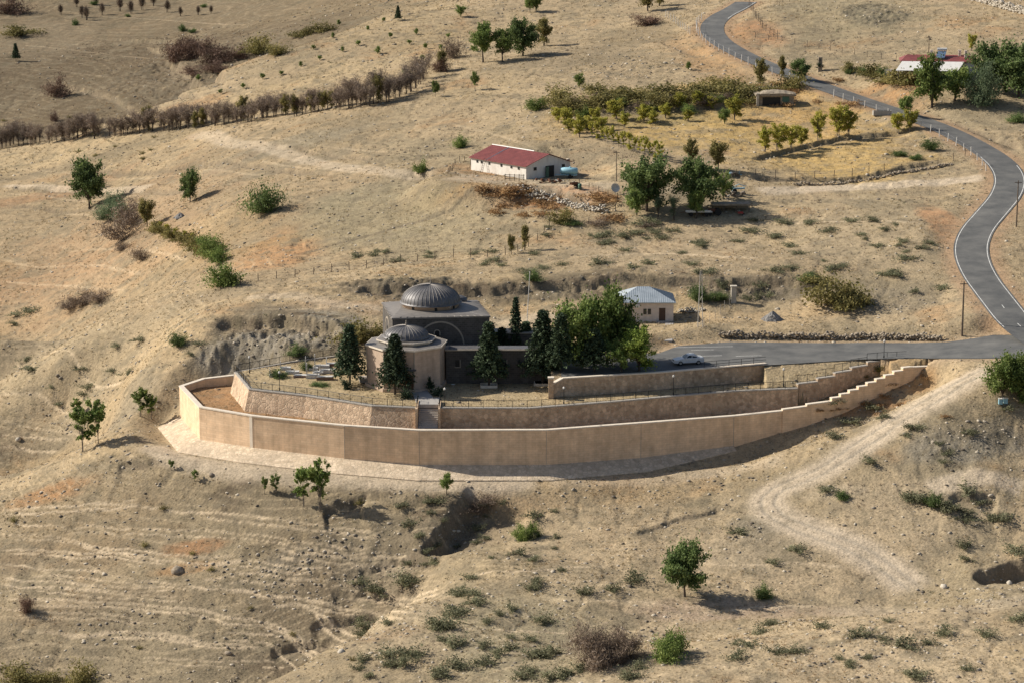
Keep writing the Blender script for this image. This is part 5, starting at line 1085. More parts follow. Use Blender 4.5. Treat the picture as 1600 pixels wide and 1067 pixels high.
P_('yellow', [(1195,238,38,1.0,'leftmost yellow-green tree of the row in the golden field'),(1216,236,42,1.0,'second yellow-green tree of the row in the golden field'),(1236,234,36,1.0,'third yellow-green tree of the row in the golden field'),(1253,231,32,.9,'rightmost yellow-green tree of the four in the golden field'),
  (1279,222,46,.7,'thin yellow tree standing apart in the golden field'),(1310,214,48,1.0,'broad yellow-green tree at the scarp in the golden field'),(1325,212,40,.9,'second yellow-green tree at the scarp'),(1148,188,38,1.1,'yellow-green tree behind the dark one in the golden field'),
  (1402,207,30,1.1,'bright yellow tree beside the road'),(1422,206,34,1.0,'bright yellow tree right beside the other by the road'),(1518,80,26,.8,'yellow tree behind the house chimneys'),(962,187,30,1.2,'yellow bushy tree on the lower terrace'),(1006,192,28,1.3,'rounded yellow-green tree on the middle terrace'),(905,215,34,.9,'yellowish tree at the left end of the terraced field'),
  (885,200,30,1.0,'dull yellow tree above the left end of the terraced field'),(1062,172,26,1.2,'yellow-green tree on the upper terrace'),(1090,165,22,1.2,'pale green tree on the upper terrace'),(930,195,26,1.0,'yellow tree between the terraces'),(345,318,1,1,'')][:-1], '', T)
P_('poplar', [(925 + k * 8.2, 217 + k * 2.6, 28 + 4 * math.sin(k * 2.1)) for k in range(14)], 'slender yellow-green sapling in the row along the terraced field', T, 'row of saplings along the terraced field', 1.25)
P_('willow', [(1028,345,34,.8,'stubby pollarded willow at the farmyard edge, left one'),(1053,345,38,.8,'stubby pollarded willow at the farmyard edge, right one')], '', T)
P_('sparse', [(500,797,84,.9,'tall thin young tree with feathery leaves below the apron'),(474,792,70,.9,'reddish thin young tree left of the tallest sapling below the apron'),(430,772,34,.9,'small sapling below the apron, third from the right'),(414,772,30,.8,'small sapling below the apron, beside another'),
  (130,705,74,1.0,'thin leafy tree on the left spur crest'),(150,695,76,.9,'second thin leafy tree on the left spur crest'),(222,652,48,1.3,'leafy sapling clump left of the outer wall'),(235,655,40,1.0,'pale sapling close to the outer wall corner'),(268,736,18,1.2,'tiny sapling at the left foot of the apron'),(305,752,20,1.2,'tiny sapling on the path below the apron'),
  (120,650,30,1.2,'green sapling behind the left spur crest'),(1400,612,1,1,'')][:-1], '', T)
P_('shrub', [(718,232,20,.9,'round green bush above the barn, left'),(657,271,22,.8,'round green bush at the left of the barn'),(838,172,22,1.,'green bush above the rocky bank left of the terraces'),(834,174,12,1,'small pale bush'),(815,843,30,.7,'leafy green bush at the right lip of the pit'),(832,838,26,.7,'second leafy bush at the right lip of the pit'),
  (333,402,40,.7,'green shrub on the hedge line at the left'),(352,447,38,.9,'yellow-green shrub at the lower end of the hedge line'),(1040,1030,52,.75,'bright green bush beside the big brown thicket'),(1060,1020,36,.8,'bright green bush behind the other beside the thicket'),(34,222,1,1,'')][:2] + [(838,172,22,1.,'green bush above the rocky bank left of the terraces'),(815,843,30,.7,'leafy green bush at the right lip of the pit'),(832,838,26,.7,'second leafy bush at the right lip of the pit'),
  (333,402,40,.7,'green shrub on the hedge line at the left'),(352,447,42,.9,'yellow-green shrub at the lower end of the hedge line'),(1040,1030,52,.75,'bright green bush beside the big brown thicket'),(1060,1020,36,.8,'bright green bush behind the other beside the thicket')], '', S)
P_('purpb', [(935,1035,66,.85,'big leafless brown thicket in the near gully'),(975,1028,50,.8,'smaller brown thicket joined to the big one in the near gully')], '', S)
P_('bareb', [(745,800,22,1.4,'brown dry thicket on the right wall of the pit'),(760,790,18,1.4,'smaller dry thicket on the right rim of the pit'),(206,350,44,.7,'bare purplish shrub behind the grey-green pair'),(192,374,44,.8,'brown leafless shrub below the grey-green one'),(155,470,24,1.3,'brown bare shrub in the hollow, right one'),(110,483,20,1.2,'brown bare shrub in the hollow, left one'),(133,476,20,1.2,'brown bare shrub in the hollow, middle one'),(222,407,22,.9,'small bare shrub on the slope under the hedge'),
  (190,392,16,1,'tiny bare shrub under the thicket'),(145,300,34,.6,'bare straw coloured sapling left of the tallest left tree'),(940,352,12,2.2,'low brown bare hedge before the farm trees'),(1010,357,10,2.2,'low purplish hedge before the willows'),(530,155,26,.7,'lone bare shrub above the greener end of the orchard row'),(705,92,34,.8,'bare shrub tree left of the ridge group'),(1450,70,1,1,'')][:14], '', S)
P_('redb', [(90,152,34,.75,'lone reddish bare shrub on the far left hillside'),(86,190,16,.7,'small reddish bare shrub below the lone one'),(14,22,30,1.3,'reddish shrub in the top left corner'),(272,98,36,.8,'reddish thicket at the left of the ravine'),(300,92,38,.8,'tallest reddish thicket in the ravine'),(328,100,32,.9,'reddish thicket in the middle of the ravine'),
  (352,97,24,1.4,'reddish thicket on the right of the ravine'),(285,84,24,1.6,'reddish thicket at the upper rim of the ravine'),(318,82,22,1.5,'reddish thicket at the top of the ravine'),(340,112,18,1.8,'low dark thicket in the ravine bottom'),(300,118,16,2.0,'low dark thicket on the ravine floor'),(375,92,20,1.,'low reddish thicket right in the ravine'),(40,957,32,.6,'brown bare shrub on the near left slope'),(1010,40,20,1.5,'brown thicket at the top ravine'),(690,112,26,.8,'reddish shrub left of the ridge group')], '', S)
P_('oliveb', [(402,84,26,1.0,'olive shrub right of the ravine thickets'),(432,86,16,1.3,'olive shrub along the ravine'),(470,58,14,1.4,'olive shrub higher in the ravine'),(500,50,14,1.5,'olive shrub near the top of the ravine'),(30,55,16,2.0,'pale olive bush patch at the far left'),(555,535,34,1.0,'yellow-olive shrub behind the left conifer'),(580,532,26,1.0,'yellow-olive shrub beside the mosque corner'),
  (1310,478,44,1.0,'large brownish olive bush on the bank right of the gate pillar'),(1340,476,30,.9,'smaller brown bush right of the large one on the bank'),(1275,442,16,1.6,'green bush on the bank crest'),(876,350,22,1.0,'olive bush at the fence corner below the farm'),(875,160,22,1.6,'olive bush at the left of the terraces'),(920,168,22,1.8,'olive hedge bush on the top terrace, left'),(960,160,18,2.2,'olive hedge bush on the top terrace, middle'),
  (1010,158,18,2.2,'olive hedge bush on the top terrace, right of middle'),(1060,152,20,2.,'olive hedge bush on the top terrace, right'),(1110,148,20,2.,'olive hedge bush near the shed'),(1150,150,22,1.6,'olive bush left of the shed'),(1240,140,22,1.2,'olive bush right of the shed'),(1390,130,22,1.4,'yellowish hedge before the house, left'),(1420,132,26,1.2,'yellowish hedge before the house, right'),
  (30,1068,26,1.6,'dark olive bush in the bottom left corner'),(75,1068,20,1.4,'second dark bush in the bottom left corner'),(125,1068,32,.9,'third dark bush along the bottom left edge'),(1372,581,12,.8,'tall dry weeds between the stepped walls'),(1350,590,11,.8,'yellow weeds between the stepped walls'),(1365,120,18,1.5,'garden bush left of the house'),(1330,112,16,1.,'small garden tree left of the house')], '', S)
for k, (px, py, h) in enumerate([(1350,118,18),(1378,120,18),(1327,116,14)]): plant('darkshrub', px, py, h, ('round garden bush, middle of the three left of the house','round garden bush nearest the house','round garden bush farthest left of the house')[k], S, None, .6)
for k, (px, py, h, w_) in enumerate([(1405,245,14,1),(1430,250,12,1),(1455,235,18,1),(1590,192,16,1.2),(1195,935,27,.7),(1460,790,22,1.1),(1315,780,14,1.2),(1090,470,26,.9),(1122,470,20,.9),(835,440,18,1.),(1265,440,14,1.4)]):
    plant('darkshrub', px, py, h, ('dark shrub on the lower golden terrace, left','dark shrub on the lower golden terrace, middle','dark shrub on the lower golden terrace near the road','dark green mound shrub on the roadside cut','round green bush right of the lone shaded tree','big dark green bush by the rutted track','dark bush above the track bend','dark green bush beside the lattice mast','dark green bush right of the mast','dark bush on the bank above the flagpole','dark bush on the bank crest')[k], S, None, w_)
# hedge line at the left
P_('oliveb', [(243,362,18),(256,366,16),(270,372,18),(284,378,18),(298,384,20),(312,392,22),(324,398,22)], 'olive bush of the hedge line leading down from the left shrubs', 'shrub', 'bushes of the left hedge line', 1.0)
P_('shrub', [(318,390,26,.8,'fresh green bush in the left hedge line'),(344,410,26,.9,'large fresh green bush near the end of the left hedge line')], '', 'shrub')
hx = [(250,358),(262,362),(276,367),(288,372),(300,378),(312,385),(320,392)]
P_('poplar', [(x, y + 4, 17) for x, y in hx], 'yellowish sapling on the hedge line below the left shrubs', T, 'saplings of the left hedge line', 1.8)
# orchard row
row = [(-5,234),(100,223),(200,213),(270,206),(330,199),(400,191),(470,181),(540,172),(600,163),(640,146),(668,124)]
rx_, ry_ = zip(*row); k = 0
for px in np.arange(-2, 664, 6.5):
    j = _pr.uniform(-2.2, 2.2); py = float(np.interp(px, rx_, ry_)) + _pr.uniform(-5.5, .5); h = _pr.uniform(24, 39) * (1 + .3 * (px > 540)); k += 1
    if _pr.random() < .03: continue
    gr = _pr.random() < .13
    if gr and 150 < px < 600: plant('olive', px + j, py, h, 'greenish tree within the long bare orchard row', T, 'green trees of the orchard row', .8)
    else: plant('orchard', px + j, py, h, 'bare brown tree of the long orchard row across the left', T, 'bare trees of the orchard row', _pr.uniform(.8, 1.1))
# far bare trees, top left
for (px, py, h) in [(135,32,24),(128,28,20),(160,24,20),(188,18,24),(205,22,22),(222,16,24),(240,10,20),(262,20,22),(282,26,16),(310,24,16),(95,24,18),(120,12,20),(150,8,20),(330,22,14)]:
    plant('bare', px, py, h, 'bare tree on the far hillside at the top left', T, 'bare trees of the far hillside', .8)
for (px, py, h) in [(117,40,11),(285,50,12),(300,52,10),(147,8,10),(200,27,7),(318,12,8)]:
    plant('darkshrub', px, py, h, 'dark bush on the far hillside at the top left', S, 'dark bushes of the far hillside', .7)
for (px, py, h) in [(520,60,7),(560,72,8),(590,85,10),(535,82,7),(610,60,7),(500,95,7),(470,105,7),(440,118,7),(410,125,8),(380,140,8),(345,148,7),(310,128,9),(575,48,6),(640,70,7),(660,95,8),(600,35,6),(632,118,9),(665,78,8),(530,40,7),(490,78,7),(700,60,7),(690,82,10),(650,55,8),(740,82,10),(745,60,7)]:
    plant('mid', px, py, h * 1.15, 'green seedling planted on the slope above the orchard row', S, 'seedlings above the orchard row', 1.0)
# scrub tufts, by area
def scat(key, n, x0, x1, y0, y1, h0, h1, label, group, wide=1.6, seed=1, avoid=None):
    r = random.Random(seed); c = 0
    while c < n:
        px, py = r.uniform(x0, x1), r.uniform(y0, y1)
        if avoid and avoid(px, py): continue
        p = at(px, py); i = int(np.interp(p.x / p.y, us, ui)); j = int(np.interp(p.y, ys_, yi_))
        c += 1
        if MK['trk'][i, j] > .15 or MK['rdist'][i, j] < 5 or MK['lot'][i, j] or MK['ter'][i, j] or MK['fil'][i, j]: continue
        plant(key, 0, 0, r.uniform(h0, h1), label, 'scrub', group, r.uniform(.8, 1.2) * wide, pos=p)
scat('scrub', 62, 820, 1480, 345, 432, 4, 9, 'scrub tuft on the pale plateau above the rocky bank', 'scrub tufts of the plateau', 1.9, 3)
scat('scrub', 12, 540, 800, 392, 420, 4, 8, 'scrub tuft along the wire fence of the middle field', 'scrub tufts along the middle fence', 1.7, 4)
scat('scrub', 58, 560, 1000, 905, 1066, 9, 19, 'grey-green scrub tuft in the near gully', 'scrub tufts of the near gully', 1.15, 5, lambda x, y: x < 1400 - y or (x > 880 and 960 < y < 1040))
scat('scrub', 26, 1150, 1600, 740, 880, 8, 15, 'grey-green scrub mound beside the rutted track', 'scrub mounds by the rutted track', 1.6, 6)
scat('scrub', 24, 1130, 1600, 965, 1060, 7, 16, 'dull green scrub tuft on the nearest pale ridge', 'scrub tufts of the nearest ridge', 1.4, 7)
scat('scrub', 18, 20, 330, 440, 640, 5, 10, 'grey-green scrub tuft on the left valley side', 'scrub tufts of the left valley side', 1.9, 8)
scat('scrub', 16, 1300, 1600, 630, 735, 6, 13, 'scrub tuft among the stones below the right tree', 'scrub tufts below the right tree', 1.5, 9)
scat('scrubdark', 10, 20, 560, 780, 1040, 5, 10, 'dark bush on the terraced near slope', 'dark bushes of the near slope', 1.0, 10)
scat('orangeb', 30, 760, 960, 288, 345, 6, 11, 'orange dry bush on the stony bank below the barn', 'orange bushes below the barn', 1.6, 11)
scat('orangeb', 22, 1240, 1480, 590, 655, 5, 9, 'orange dry bush below the stepped walls', 'orange bushes below the stepped walls', 1.5, 12)
scat('orangeb', 18, 1180, 1360, 120, 175, 5, 9, 'rusty dry bush around the earth-roofed shed', 'rusty bushes round the shed', 1.6, 13)
scat('scrub', 12, 1080, 1480, 440, 475, 7, 12, 'dark scrub on the rocky bank right of the hut', 'scrub on the rocky bank', 1.2, 14)
scat('scrubdark', 22, 0, 260, 180, 250, 3, 6, 'dark scrub on the hillside below the orchard row', 'scrub below the orchard row', 1.3, 15)
# ================================================================== fences
def fence(pxs, hpx, sp, label, mat='wood', r=.07, wires=(.35, .7, 1.0), wmat='iron', post='post', pts=None, closed=False):
    P = smooth_line([np.array(at(*p)) for p in pxs], 1) if pts is None else pts
    L = np.r_[0, np.cumsum(np.hypot(*np.diff(P[:, :2], axis=0).T))]; n = max(2, int(L[-1] / sp)); s_ = np.linspace(0, L[-1], n + 1)
    X = np.interp(s_, L, P[:, 0]); Y = np.interp(s_, L, P[:, 1]); Z = gz(X, Y); root = empty('wire_fence', (X[0], Y[0], Z[0]), label, 'fence'); me = None; tops = []
    H_ = hpx * Y.mean() / F
    for i in range(n + 1):
        if me is None: o = MB().tube([(0, 0, -.3), (0, 0, H_)], [r, r * .85], 5).build(post, M[mat], root); me = o.data
        else: o = bpy.data.objects.new(post, me); COL.objects.link(o); o.parent = root
        h = _pr.uniform(.85, 1.12); o.location = (X[i] - X[0], Y[i] - Y[0], Z[i] - Z[0]); o.rotation_euler = (_pr.uniform(-.07, .07), _pr.uniform(-.07, .07), 0); o.scale = (1, 1, h)
    if wires:
        wm = MB()
        for w_ in wires: wm.tube([(X[i] - X[0], Y[i] - Y[0], Z[i] - Z[0] + H_ * w_ * .93) for i in range(n + 1)], .012, 3)
        wm.build('wire', M[wmat], root)
fence([(376,446),(425,436),(500,428),(580,418),(640,410),(700,402),(780,402),(830,385),(852,365),(866,345)], 13, 3.0, 'timber post and wire fence running across the middle field to the farm')
fence([(866,348),(905,350),(940,352),(975,350)], 13, 2.6, 'short post fence below the willows and the farm gate')
fence([(1150,278),(1230,280),(1330,279),(1400,268),(1480,256),(1508,245)], 12, 3.4, 'post and wire fence along the foot of the golden field')
fence([(735,258),(715,250),(700,272)], 9, 2.5, 'short post fence at the left end of the barn')
fence([(1030,420),(1035,420)], 1, 1, '') if False else None
fence([(1100,512),(1120,498),(1140,478)], 16, 2.2, 'pale wire mesh fence running from the mast to the stone gate pillar', 'concrete', .04)
fence([(1180,60),(1250,70),(1340,88),(1400,96)], 9, 4, 'sparse post fence across the slope above the road')
fence([(1170,10),(1185,40),(1215,62)], 12, 3.5, 'post fence climbing beside the top bend of the road')
fence([(905,290),(935,300),(965,312)], 10, 2.2, 'crooked post fence at the edge of the barn yard')
nrm = np.gradient(RDs[:, :2], axis=0); nrm /= np.linalg.norm(nrm, axis=1)[:, None]; RO = RDs.copy(); RO[:, 0] += nrm[:, 1] * (RW + .9); RO[:, 1] -= nrm[:, 0] * (RW + .9)
def rng(a, b): n = len(RO); return RO[int(a * n):int(b * n)]
fence(None, 12, 3.6, 'white concrete post fence along the outer side of the upper road', 'white_metal', .09, (.5, .95), 'chrome', pts=rng(.13, .36)); fence(None, 12, 3.6, 'white concrete post fence along the road above the golden field', 'white_metal', .09, (.5, .95), 'chrome', pts=rng(.40, .62))
fence([(1040,28),(1060,40),(1078,55)], 11, 3, 'pale post fence left of the top road bend', 'white_metal', .07)
# ================================================================== farmyard things
def thing(name, px, py, label, cat, rz=0.0): p = at(px, py); return empty(name, p, label, cat, rz=rz)
g = thing('livestock_pen', 803, 283, 'dark timber hurdle pen below the barn wall', 'pen', -.15)
for k in range(5): MB().box((-1.6 + k * .85, 0, .55), (.1, .1, 1.3)).build('post', M['wood'], g)
for z in (.3, .65, 1.0): MB().box((.1, .07, z), (3.6, .05, .12)).build('rail', M['wood'], g)
g = thing('oil_drum', 906, 296, 'green upright oil drum in the barn yard', 'drum'); MB().lathe([(.3, 0), (.3, .3), (.32, .32), (.3, .34), (.3, .62), (.32, .64), (.3, .66), (.3, .95), (.27, .93)], (0, 0, 0), 18).build('body', M['green_paint'], g, True); MB().tube([(.1, .1, .93), (.1, .1, 1.0)], .05, 8).build('cap', M['chrome'], g)
g = thing('farm_cart', 898, 293, 'small rusty cart wreck beside the green drum', 'cart', .4); MB().box((0, 0, .5), (1.6, .9, .12)).box((0, .42, .68), (1.6, .06, .3)).box((0, -.42, .68), (1.6, .06, .3)).build('bed', M['rust'], g)
for s in (-1, 1): MB().tube([(.3, s * .5, .3), (.3, s * .6, .3)], [.3, .3], 12).build('wheel', M['rubber'], g)
MB().tube([(-.8, 0, .5), (-1.8, 0, .25)], .05, 5).build('drawbar', M['rust'], g)
def scrapheap(name, px, py, n, sp, mats, label, cat, seed):
    r = random.Random(seed); g = thing(name, px, py, label, cat)
    for k in range(n): b_ = MB(); b_.box((0, 0, 0), (r.uniform(.3, 1.3), r.uniform(.05, .4), r.uniform(.06, .4)), r.uniform(0, 3), r.uniform(-.4, .4)); o = b_.build('scrap_piece', M[mats[k % len(mats)]], g); o.location = (r.uniform(-sp, sp), r.uniform(-sp * .6, sp * .6), r.uniform(.1, .7))
scrapheap('scrap_heap', 848, 287, 12, 1.7, ['rust', 'wood', 'brown_wood'], 'rusty heap of farm scrap and boards before the barn doorway', 'scrap heap', 1); scrapheap('timber_pile', 1150, 308, 18, 2.0, ['wood', 'bark_pale', 'concrete'], 'pale heap of timber poles in the farm scrap yard', 'timber pile', 2)
scrapheap('scrap_heap', 1148, 277, 10, 1.1, ['blue_paint', 'chrome', 'wood'], 'blue and grey scrap behind the timber pile', 'scrap heap', 3); scrapheap('rubble_heap', 872, 287, 8, 1., ['rust', 'concrete', 'wood'], 'small dark scrap between the pen and the cart', 'scrap heap', 6)
g = thing('farm_machine', 1152, 302, 'pale blue farm implement with a long boom in the scrap yard', 'farm machine', .1); MB().box((0, 0, .75), (2.6, .35, .22)).box((-.7, 0, .5), (.3, 1.2, .5)).build('frame', M['blue_paint'], g); MB().tube([(-1.0, 0, .9), (.3, 0, 1.5), (1.5, 0, 1.1)], .08, 6).build('boom', M['blue_paint'], g)
for s in (-1, 1): MB().tube([(-.6, s * .6, .4), (-.6, s * .8, .4)], [.4, .4], 14).build('wheel', M['rubber'], g)
g = thing('flatbed_trailer', 1092, 338, 'long pale flatbed trailer under the farm trees', 'trailer', .03); MB().box((0, 0, .75), (4.4, 1.8, .14)).build('bed', M['white_metal'], g); MB().box((-.2, -.88, .9), (4.4, .06, .25)).build('side_board', M['white_metal'], g)
for x in (-1.4, 1.2):
    for s in (-1, 1): MB().tube([(x, s * .7, .36), (x, s * .9, .36)], [.36, .36], 14).build('wheel', M['rubber'], g)
MB().tube([(-2.2, 0, .7), (-3.3, 0, .5)], .06, 5).build('drawbar', M['rust'], g)
g = thing('tractor', 1116, 337, 'small dark red tractor at the right end of the flatbed', 'tractor', .1); MB().box((-.35, 0, .85), (1.3, .5, .5)).build('bonnet', M['rust'], g, bevel=.05); MB().box((.55, 0, .7), (.7, .6, .4)).build('seat_frame', M['rust'], g); MB().box((.6, 0, 1.05), (.4, .4, .3)).build('seat', M['dark_void'], g); MB().tube([(-.4, .15, 1.1), (-.4, .15, 1.7)], .03, 6).build('exhaust', M['iron'], g); MB().tube([(.15, 0, 1.1), (.3, 0, 1.35)], .02, 5).build('steering_column', M['iron'], g)
for s in (-1, 1): MB().tube([(.55, s * .45, .58), (.55, s * .72, .58)], [.58, .58], 16).build('rear_wheel', M['rubber'], g); MB().tube([(-.8, s * .4, .33), (-.8, s * .55, .33)], [.33, .33], 14).build('front_wheel', M['rubber'], g)
g = thing('shelter', 1142, 333, 'low earth-roofed dugout shelter with a dark open front in the scrap yard', 'shelter', 0); MB().box((0, 1.0, 1.35), (6.6, 2.6, .3)).build('roof', M['rock'], g); MB().box((0, 2.1, .6), (6.4, .25, 1.5)).build('back_wall', M['rock'], g)
for x in (-3.1, -1.2, .9, 3.1): MB().box((x, -.1, .6), (.16, .16, 1.3)).build('post', M['wood'], g)
g = thing('red_barrow', 1157, 337, 'small red painted frame beside the dugout shelter', 'barrow'); MB().box((0, 0, .45), (.9, .5, .3)).build('tray', plain('red_paint', (.40, .06, .05), .6), g); MB().tube([(.5, 0, .2), (.5, .1, .2)], [.2, .2], 12).build('wheel', M['rubber'], g)
for s in (-1, 1): MB().tube([(-.9, s * .25, .6), (.4, s * .22, .25)], .03, 5).build('handle', M['rust'], g)
g = thing('satellite_dish', 961, 304, 'white satellite dish on a short stand left of the largest farmyard tree', 'dish'); d_ = MB().lathe([(.05, 0), (.5, .06), (.78, .2), (.8, .22), (.76, .2)], (0, 0, 0), 20, False).build('dish', M['white_metal'], g, True); d_.location = (0, -.1, 1.1); d_.rotation_euler = (R(68), 0, .3); MB().tube([(0, .1, -.1), (0, .1, 1.1)], .05, 6).build('stand', M['chrome'], g)
g = thing('field_gate', 950, 332, 'crooked timber gate on the stony bank left of the farm trees', 'gate', .1); MB().box((-1.3, 0, .6), (.12, .12, 1.5)).build('post', M['wood'], g); MB().box((1.3, 0, .6), (.12, .12, 1.5)).build('post', M['wood'], g); MB().tube([(-1.3, 0, .3), (1.3, 0, 1.1)], .05, 5).build('brace', M['wood'], g); MB().tube([(-1.3, 0, 1.05), (1.3, 0, 1.2)], .05, 5).build('rail', M['wood'], g); MB().tube([(-1.3, 0, .45), (1.3, 0, .5)], .05, 5).build('rail', M['wood'], g)
# ================================================================== shed, pillars, piles, signs, walls
g = thing('stone_shed', 1212, 166, 'half-buried stone shed with an earth roof and a green door in the golden field', 'shed', 0); MB().box((0, 1.6, 1.0), (7.2, 3.4, 2.4)).build('wall', M['rock'], g)
rf_ = MB(); rs = np.random.RandomState(3); n = 14; vs = [(-4.1 + 8.2 * i / n, -.5 + 4.6 * j / 6, 2.2 + .8 * math.sin(math.pi * (i + .5) / (n + 1)) * math.sin(math.pi * (j + .7) / 7.5) + rs.rand() * .15) for i in range(n + 1) for j in range(7)]; vs += [(x, y, 1.95) for x, y, z in vs]; m_ = (n + 1) * 7
fs = [(i * 7 + j, (i + 1) * 7 + j, (i + 1) * 7 + j + 1, i * 7 + j + 1) for i in range(n) for j in range(6)]; fs += [tuple(q + m_ for q in f) for f in fs]; fs += [(i * 7, (i + 1) * 7, m_ + (i + 1) * 7, m_ + i * 7) for i in range(n)] + [(j, j + 1, m_ + j + 1, m_ + j) for j in range(6)] + [(n * 7 + j, n * 7 + j + 1, m_ + n * 7 + j + 1, m_ + n * 7 + j) for j in range(6)]
rf_.add(vs, fs).build('roof', M['rock'], g); MB().box((2.0, -.13, .9), (1.4, .1, 1.9)).build('door', M['green_paint'], g); MB().box((-.9, -.13, .85), (3.6, .1, 1.7)).build('doorway', M['dark_void'], g); MB().box((-3.7, -.3, 1.0), (.5, .5, 3.0)).build('corner_post', M['pale_rock'], g)
def rockmesh(name, pts, sizes, rs, mat, flat=.7):
    ph = (1 + 5 ** .5) / 2; ico = np.array([(-1, ph, 0), (1, ph, 0), (-1, -ph, 0), (1, -ph, 0), (0, -1, ph), (0, 1, ph), (0, -1, -ph), (0, 1, -ph), (ph, 0, -1), (ph, 0, 1), (-ph, 0, -1), (-ph, 0, 1)], float) / 1.9
    fc = np.array([(0, 11, 5), (0, 5, 1), (0, 1, 7), (0, 7, 10), (0, 10, 11), (1, 5, 9), (5, 11, 4), (11, 10, 2), (10, 7, 6), (7, 1, 8), (3, 9, 4), (3, 4, 2), (3, 2, 6), (3, 6, 8), (3, 8, 9), (4, 9, 5), (2, 4, 11), (6, 2, 10), (8, 6, 7), (9, 8, 1)])
    n = len(pts); V = ico[None] * (.75 + .5 * rs.rand(n, 12, 1)) * (sizes[:, None, None] * .5); sc = .65 + .7 * rs.rand(n, 1, 3); sc[:, :, 2] *= flat; V = V * sc
    a = rs.rand(n) * 6.283; c, s = np.cos(a)[:, None], np.sin(a)[:, None]; V = np.stack([V[..., 0] * c - V[..., 1] * s, V[..., 0] * s + V[..., 1] * c, V[..., 2]], -1) + np.asarray(pts)[:, None]
    Fq = (fc[None] + (np.arange(n) * 12)[:, None, None]).reshape(-1); t = np.repeat(rs.rand(n), 12)[:, None] * np.ones(3); return mesh_arrays(name, V.reshape(-1, 3), Fq, 3, mat, False, t)
def rockthing(name, px, py, n, spx, spz, s0, s1, mat, label, cat, seed):
    p = at(px, py); rs = np.random.RandomState(seed); L = []
    for k in range(n):
        r = rs.rand() ** .5; a = rs.rand() * 6.28; L.append((r * math.cos(a) * spx, r * math.sin(a) * spx * .7, spz * (1 - r) * rs.rand() + .05))
    o = bpy.data.objects.new(name, rockmesh(name, np.array(L), rs.uniform(s0, s1, n), rs, mat)); COL.objects.link(o); o.location = p; return tag(o, label, cat)
def heap(name, px, py, w_, h_, mat, label):
    p = at(px, py); rs = np.random.RandomState(int(px)); n = 24; vs = []; R_n = 7
    for j in range(R_n):
        t = j / (R_n - 1)
        for k in range(n): a = 6.283 * k / n; r = w_ / 2 * (t ** .85) * (1 + .18 * rs.randn() * .5) + .02; vs.append((r * math.cos(a), r * math.sin(a) * .75, h_ * (1 - t) ** 1.1 + rs.rand() * .08 - (.2 if j == R_n - 1 else 0)))
    fs = [tuple(range(n))] + [(j * n + k, j * n + (k + 1) % n, (j + 1) * n + (k + 1) % n, (j + 1) * n + k) for j in range(R_n - 1) for k in range(n)]
    o = MB().add(vs, fs).build(name, mat); o.location = p; tag(o, label, 'heap')
heap('gravel_heap', 1207, 500, 3.2, 1.25, M['gravel'], 'grey gravel heap on the plot right of the hut'); heap('gravel_heap', 282, 340, 2.6, .9, M['gravel'], 'small grey gravel heap by the hedge on the left')
rockthing('boulder', 277, 892, 1, .01, 0, 2.1, 2.2, M['rock'], 'large round brown boulder on the terraced near slope', 'boulder', 5); rockthing('boulder', 1475, 918, 1, .01, 0, .9, 1.0, M['pale_rock'], 'pale boulder before the dark cave at the right, left one', 'boulder', 6); rockthing('boulder', 1578, 912, 1, .01, 0, .9, 1.0, M['pale_rock'], 'pale boulder before the dark cave at the right, right one', 'boulder', 7)
rockthing('boulder', 356, 1022, 1, .01, 0, .9, 1.0, M['rock'], 'grey boulder low on the near left slope', 'boulder', 8); rockthing('boulder', 533, 1018, 1, .01, 0, .9, 1.0, M['pale_rock'], 'pale boulder on the edge of the near gully', 'boulder', 9); rockthing('boulder', 28, 688, 1, .01, 0, 1.1, 1.2, M['pale_rock'], 'white boulder lying alone in the left valley', 'boulder', 12)
rockthing('boulder', 330, 742, 1, .01, 0, .9, 1.0, M['rock'], 'dark boulder by the path under the apron', 'boulder', 14)
g = thing('gate_pillar', 1146, 473, 'grey rough stone gate pillar standing against the rocky bank', 'pillar'); MB().box((0, 0, 1.1), (.8, .8, 2.6)).box((0, 0, 2.5), (1.0, 1.0, .2)).build('shaft', M['pale_rock'], g, bevel=.06)
g = thing('gate_pillar', 1281, 112, 'tall dark ivy-covered gate pillar beside the upper road', 'pillar'); MB().box((0, 0, 1.3), (.9, .9, 3.4)).build('shaft', M['rock'], g, bevel=.06); ivy = bpy.data.objects.new('ivy', PROTO['cypress'][3][0][0]); COL.objects.link(ivy); ivy.parent = g; ivy.scale = (1.6, 1.6, 1.25)
for k, px in enumerate((1563, 1571)):
    g = thing('beehive', px, 632, ('pale blue beehive box at the right tree, left one', 'pale blue beehive box at the right tree, right one')[k], 'beehive'); MB().box((0, 0, .4), (.5, .5, .7)).build('body', M['blue_paint'], g, bevel=.02); MB().box((0, 0, .8), (.58, .58, .1)).build('lid', M['white_metal'], g)
def drywall(name, pxs, w_, h_, s0, s1, mat, label, dens=22, seed=4):
    P = smooth_line([np.array(at(*p)) for p in pxs], 1); L = np.r_[0, np.cumsum(np.hypot(*np.diff(P[:, :2], axis=0).T))]; rs = np.random.RandomState(seed); n = int(L[-1] * dens * h_); s_ = rs.rand(n) * L[-1]
    X = np.interp(s_, L, P[:, 0]) + rs.uniform(-w_, w_, n) / 2; Y = np.interp(s_, L, P[:, 1]) + rs.uniform(-w_, w_, n) / 2; hh = h_ * (.6 + .4 * np.sin(s_ * .7) ** 2); Z = gz(X, Y) + rs.rand(n) * hh
    o = bpy.data.objects.new(name, rockmesh(name, np.c_[X, Y, Z], rs.uniform(s0, s1, n), rs, mat)); COL.objects.link(o); return tag(o, label, 'wall')
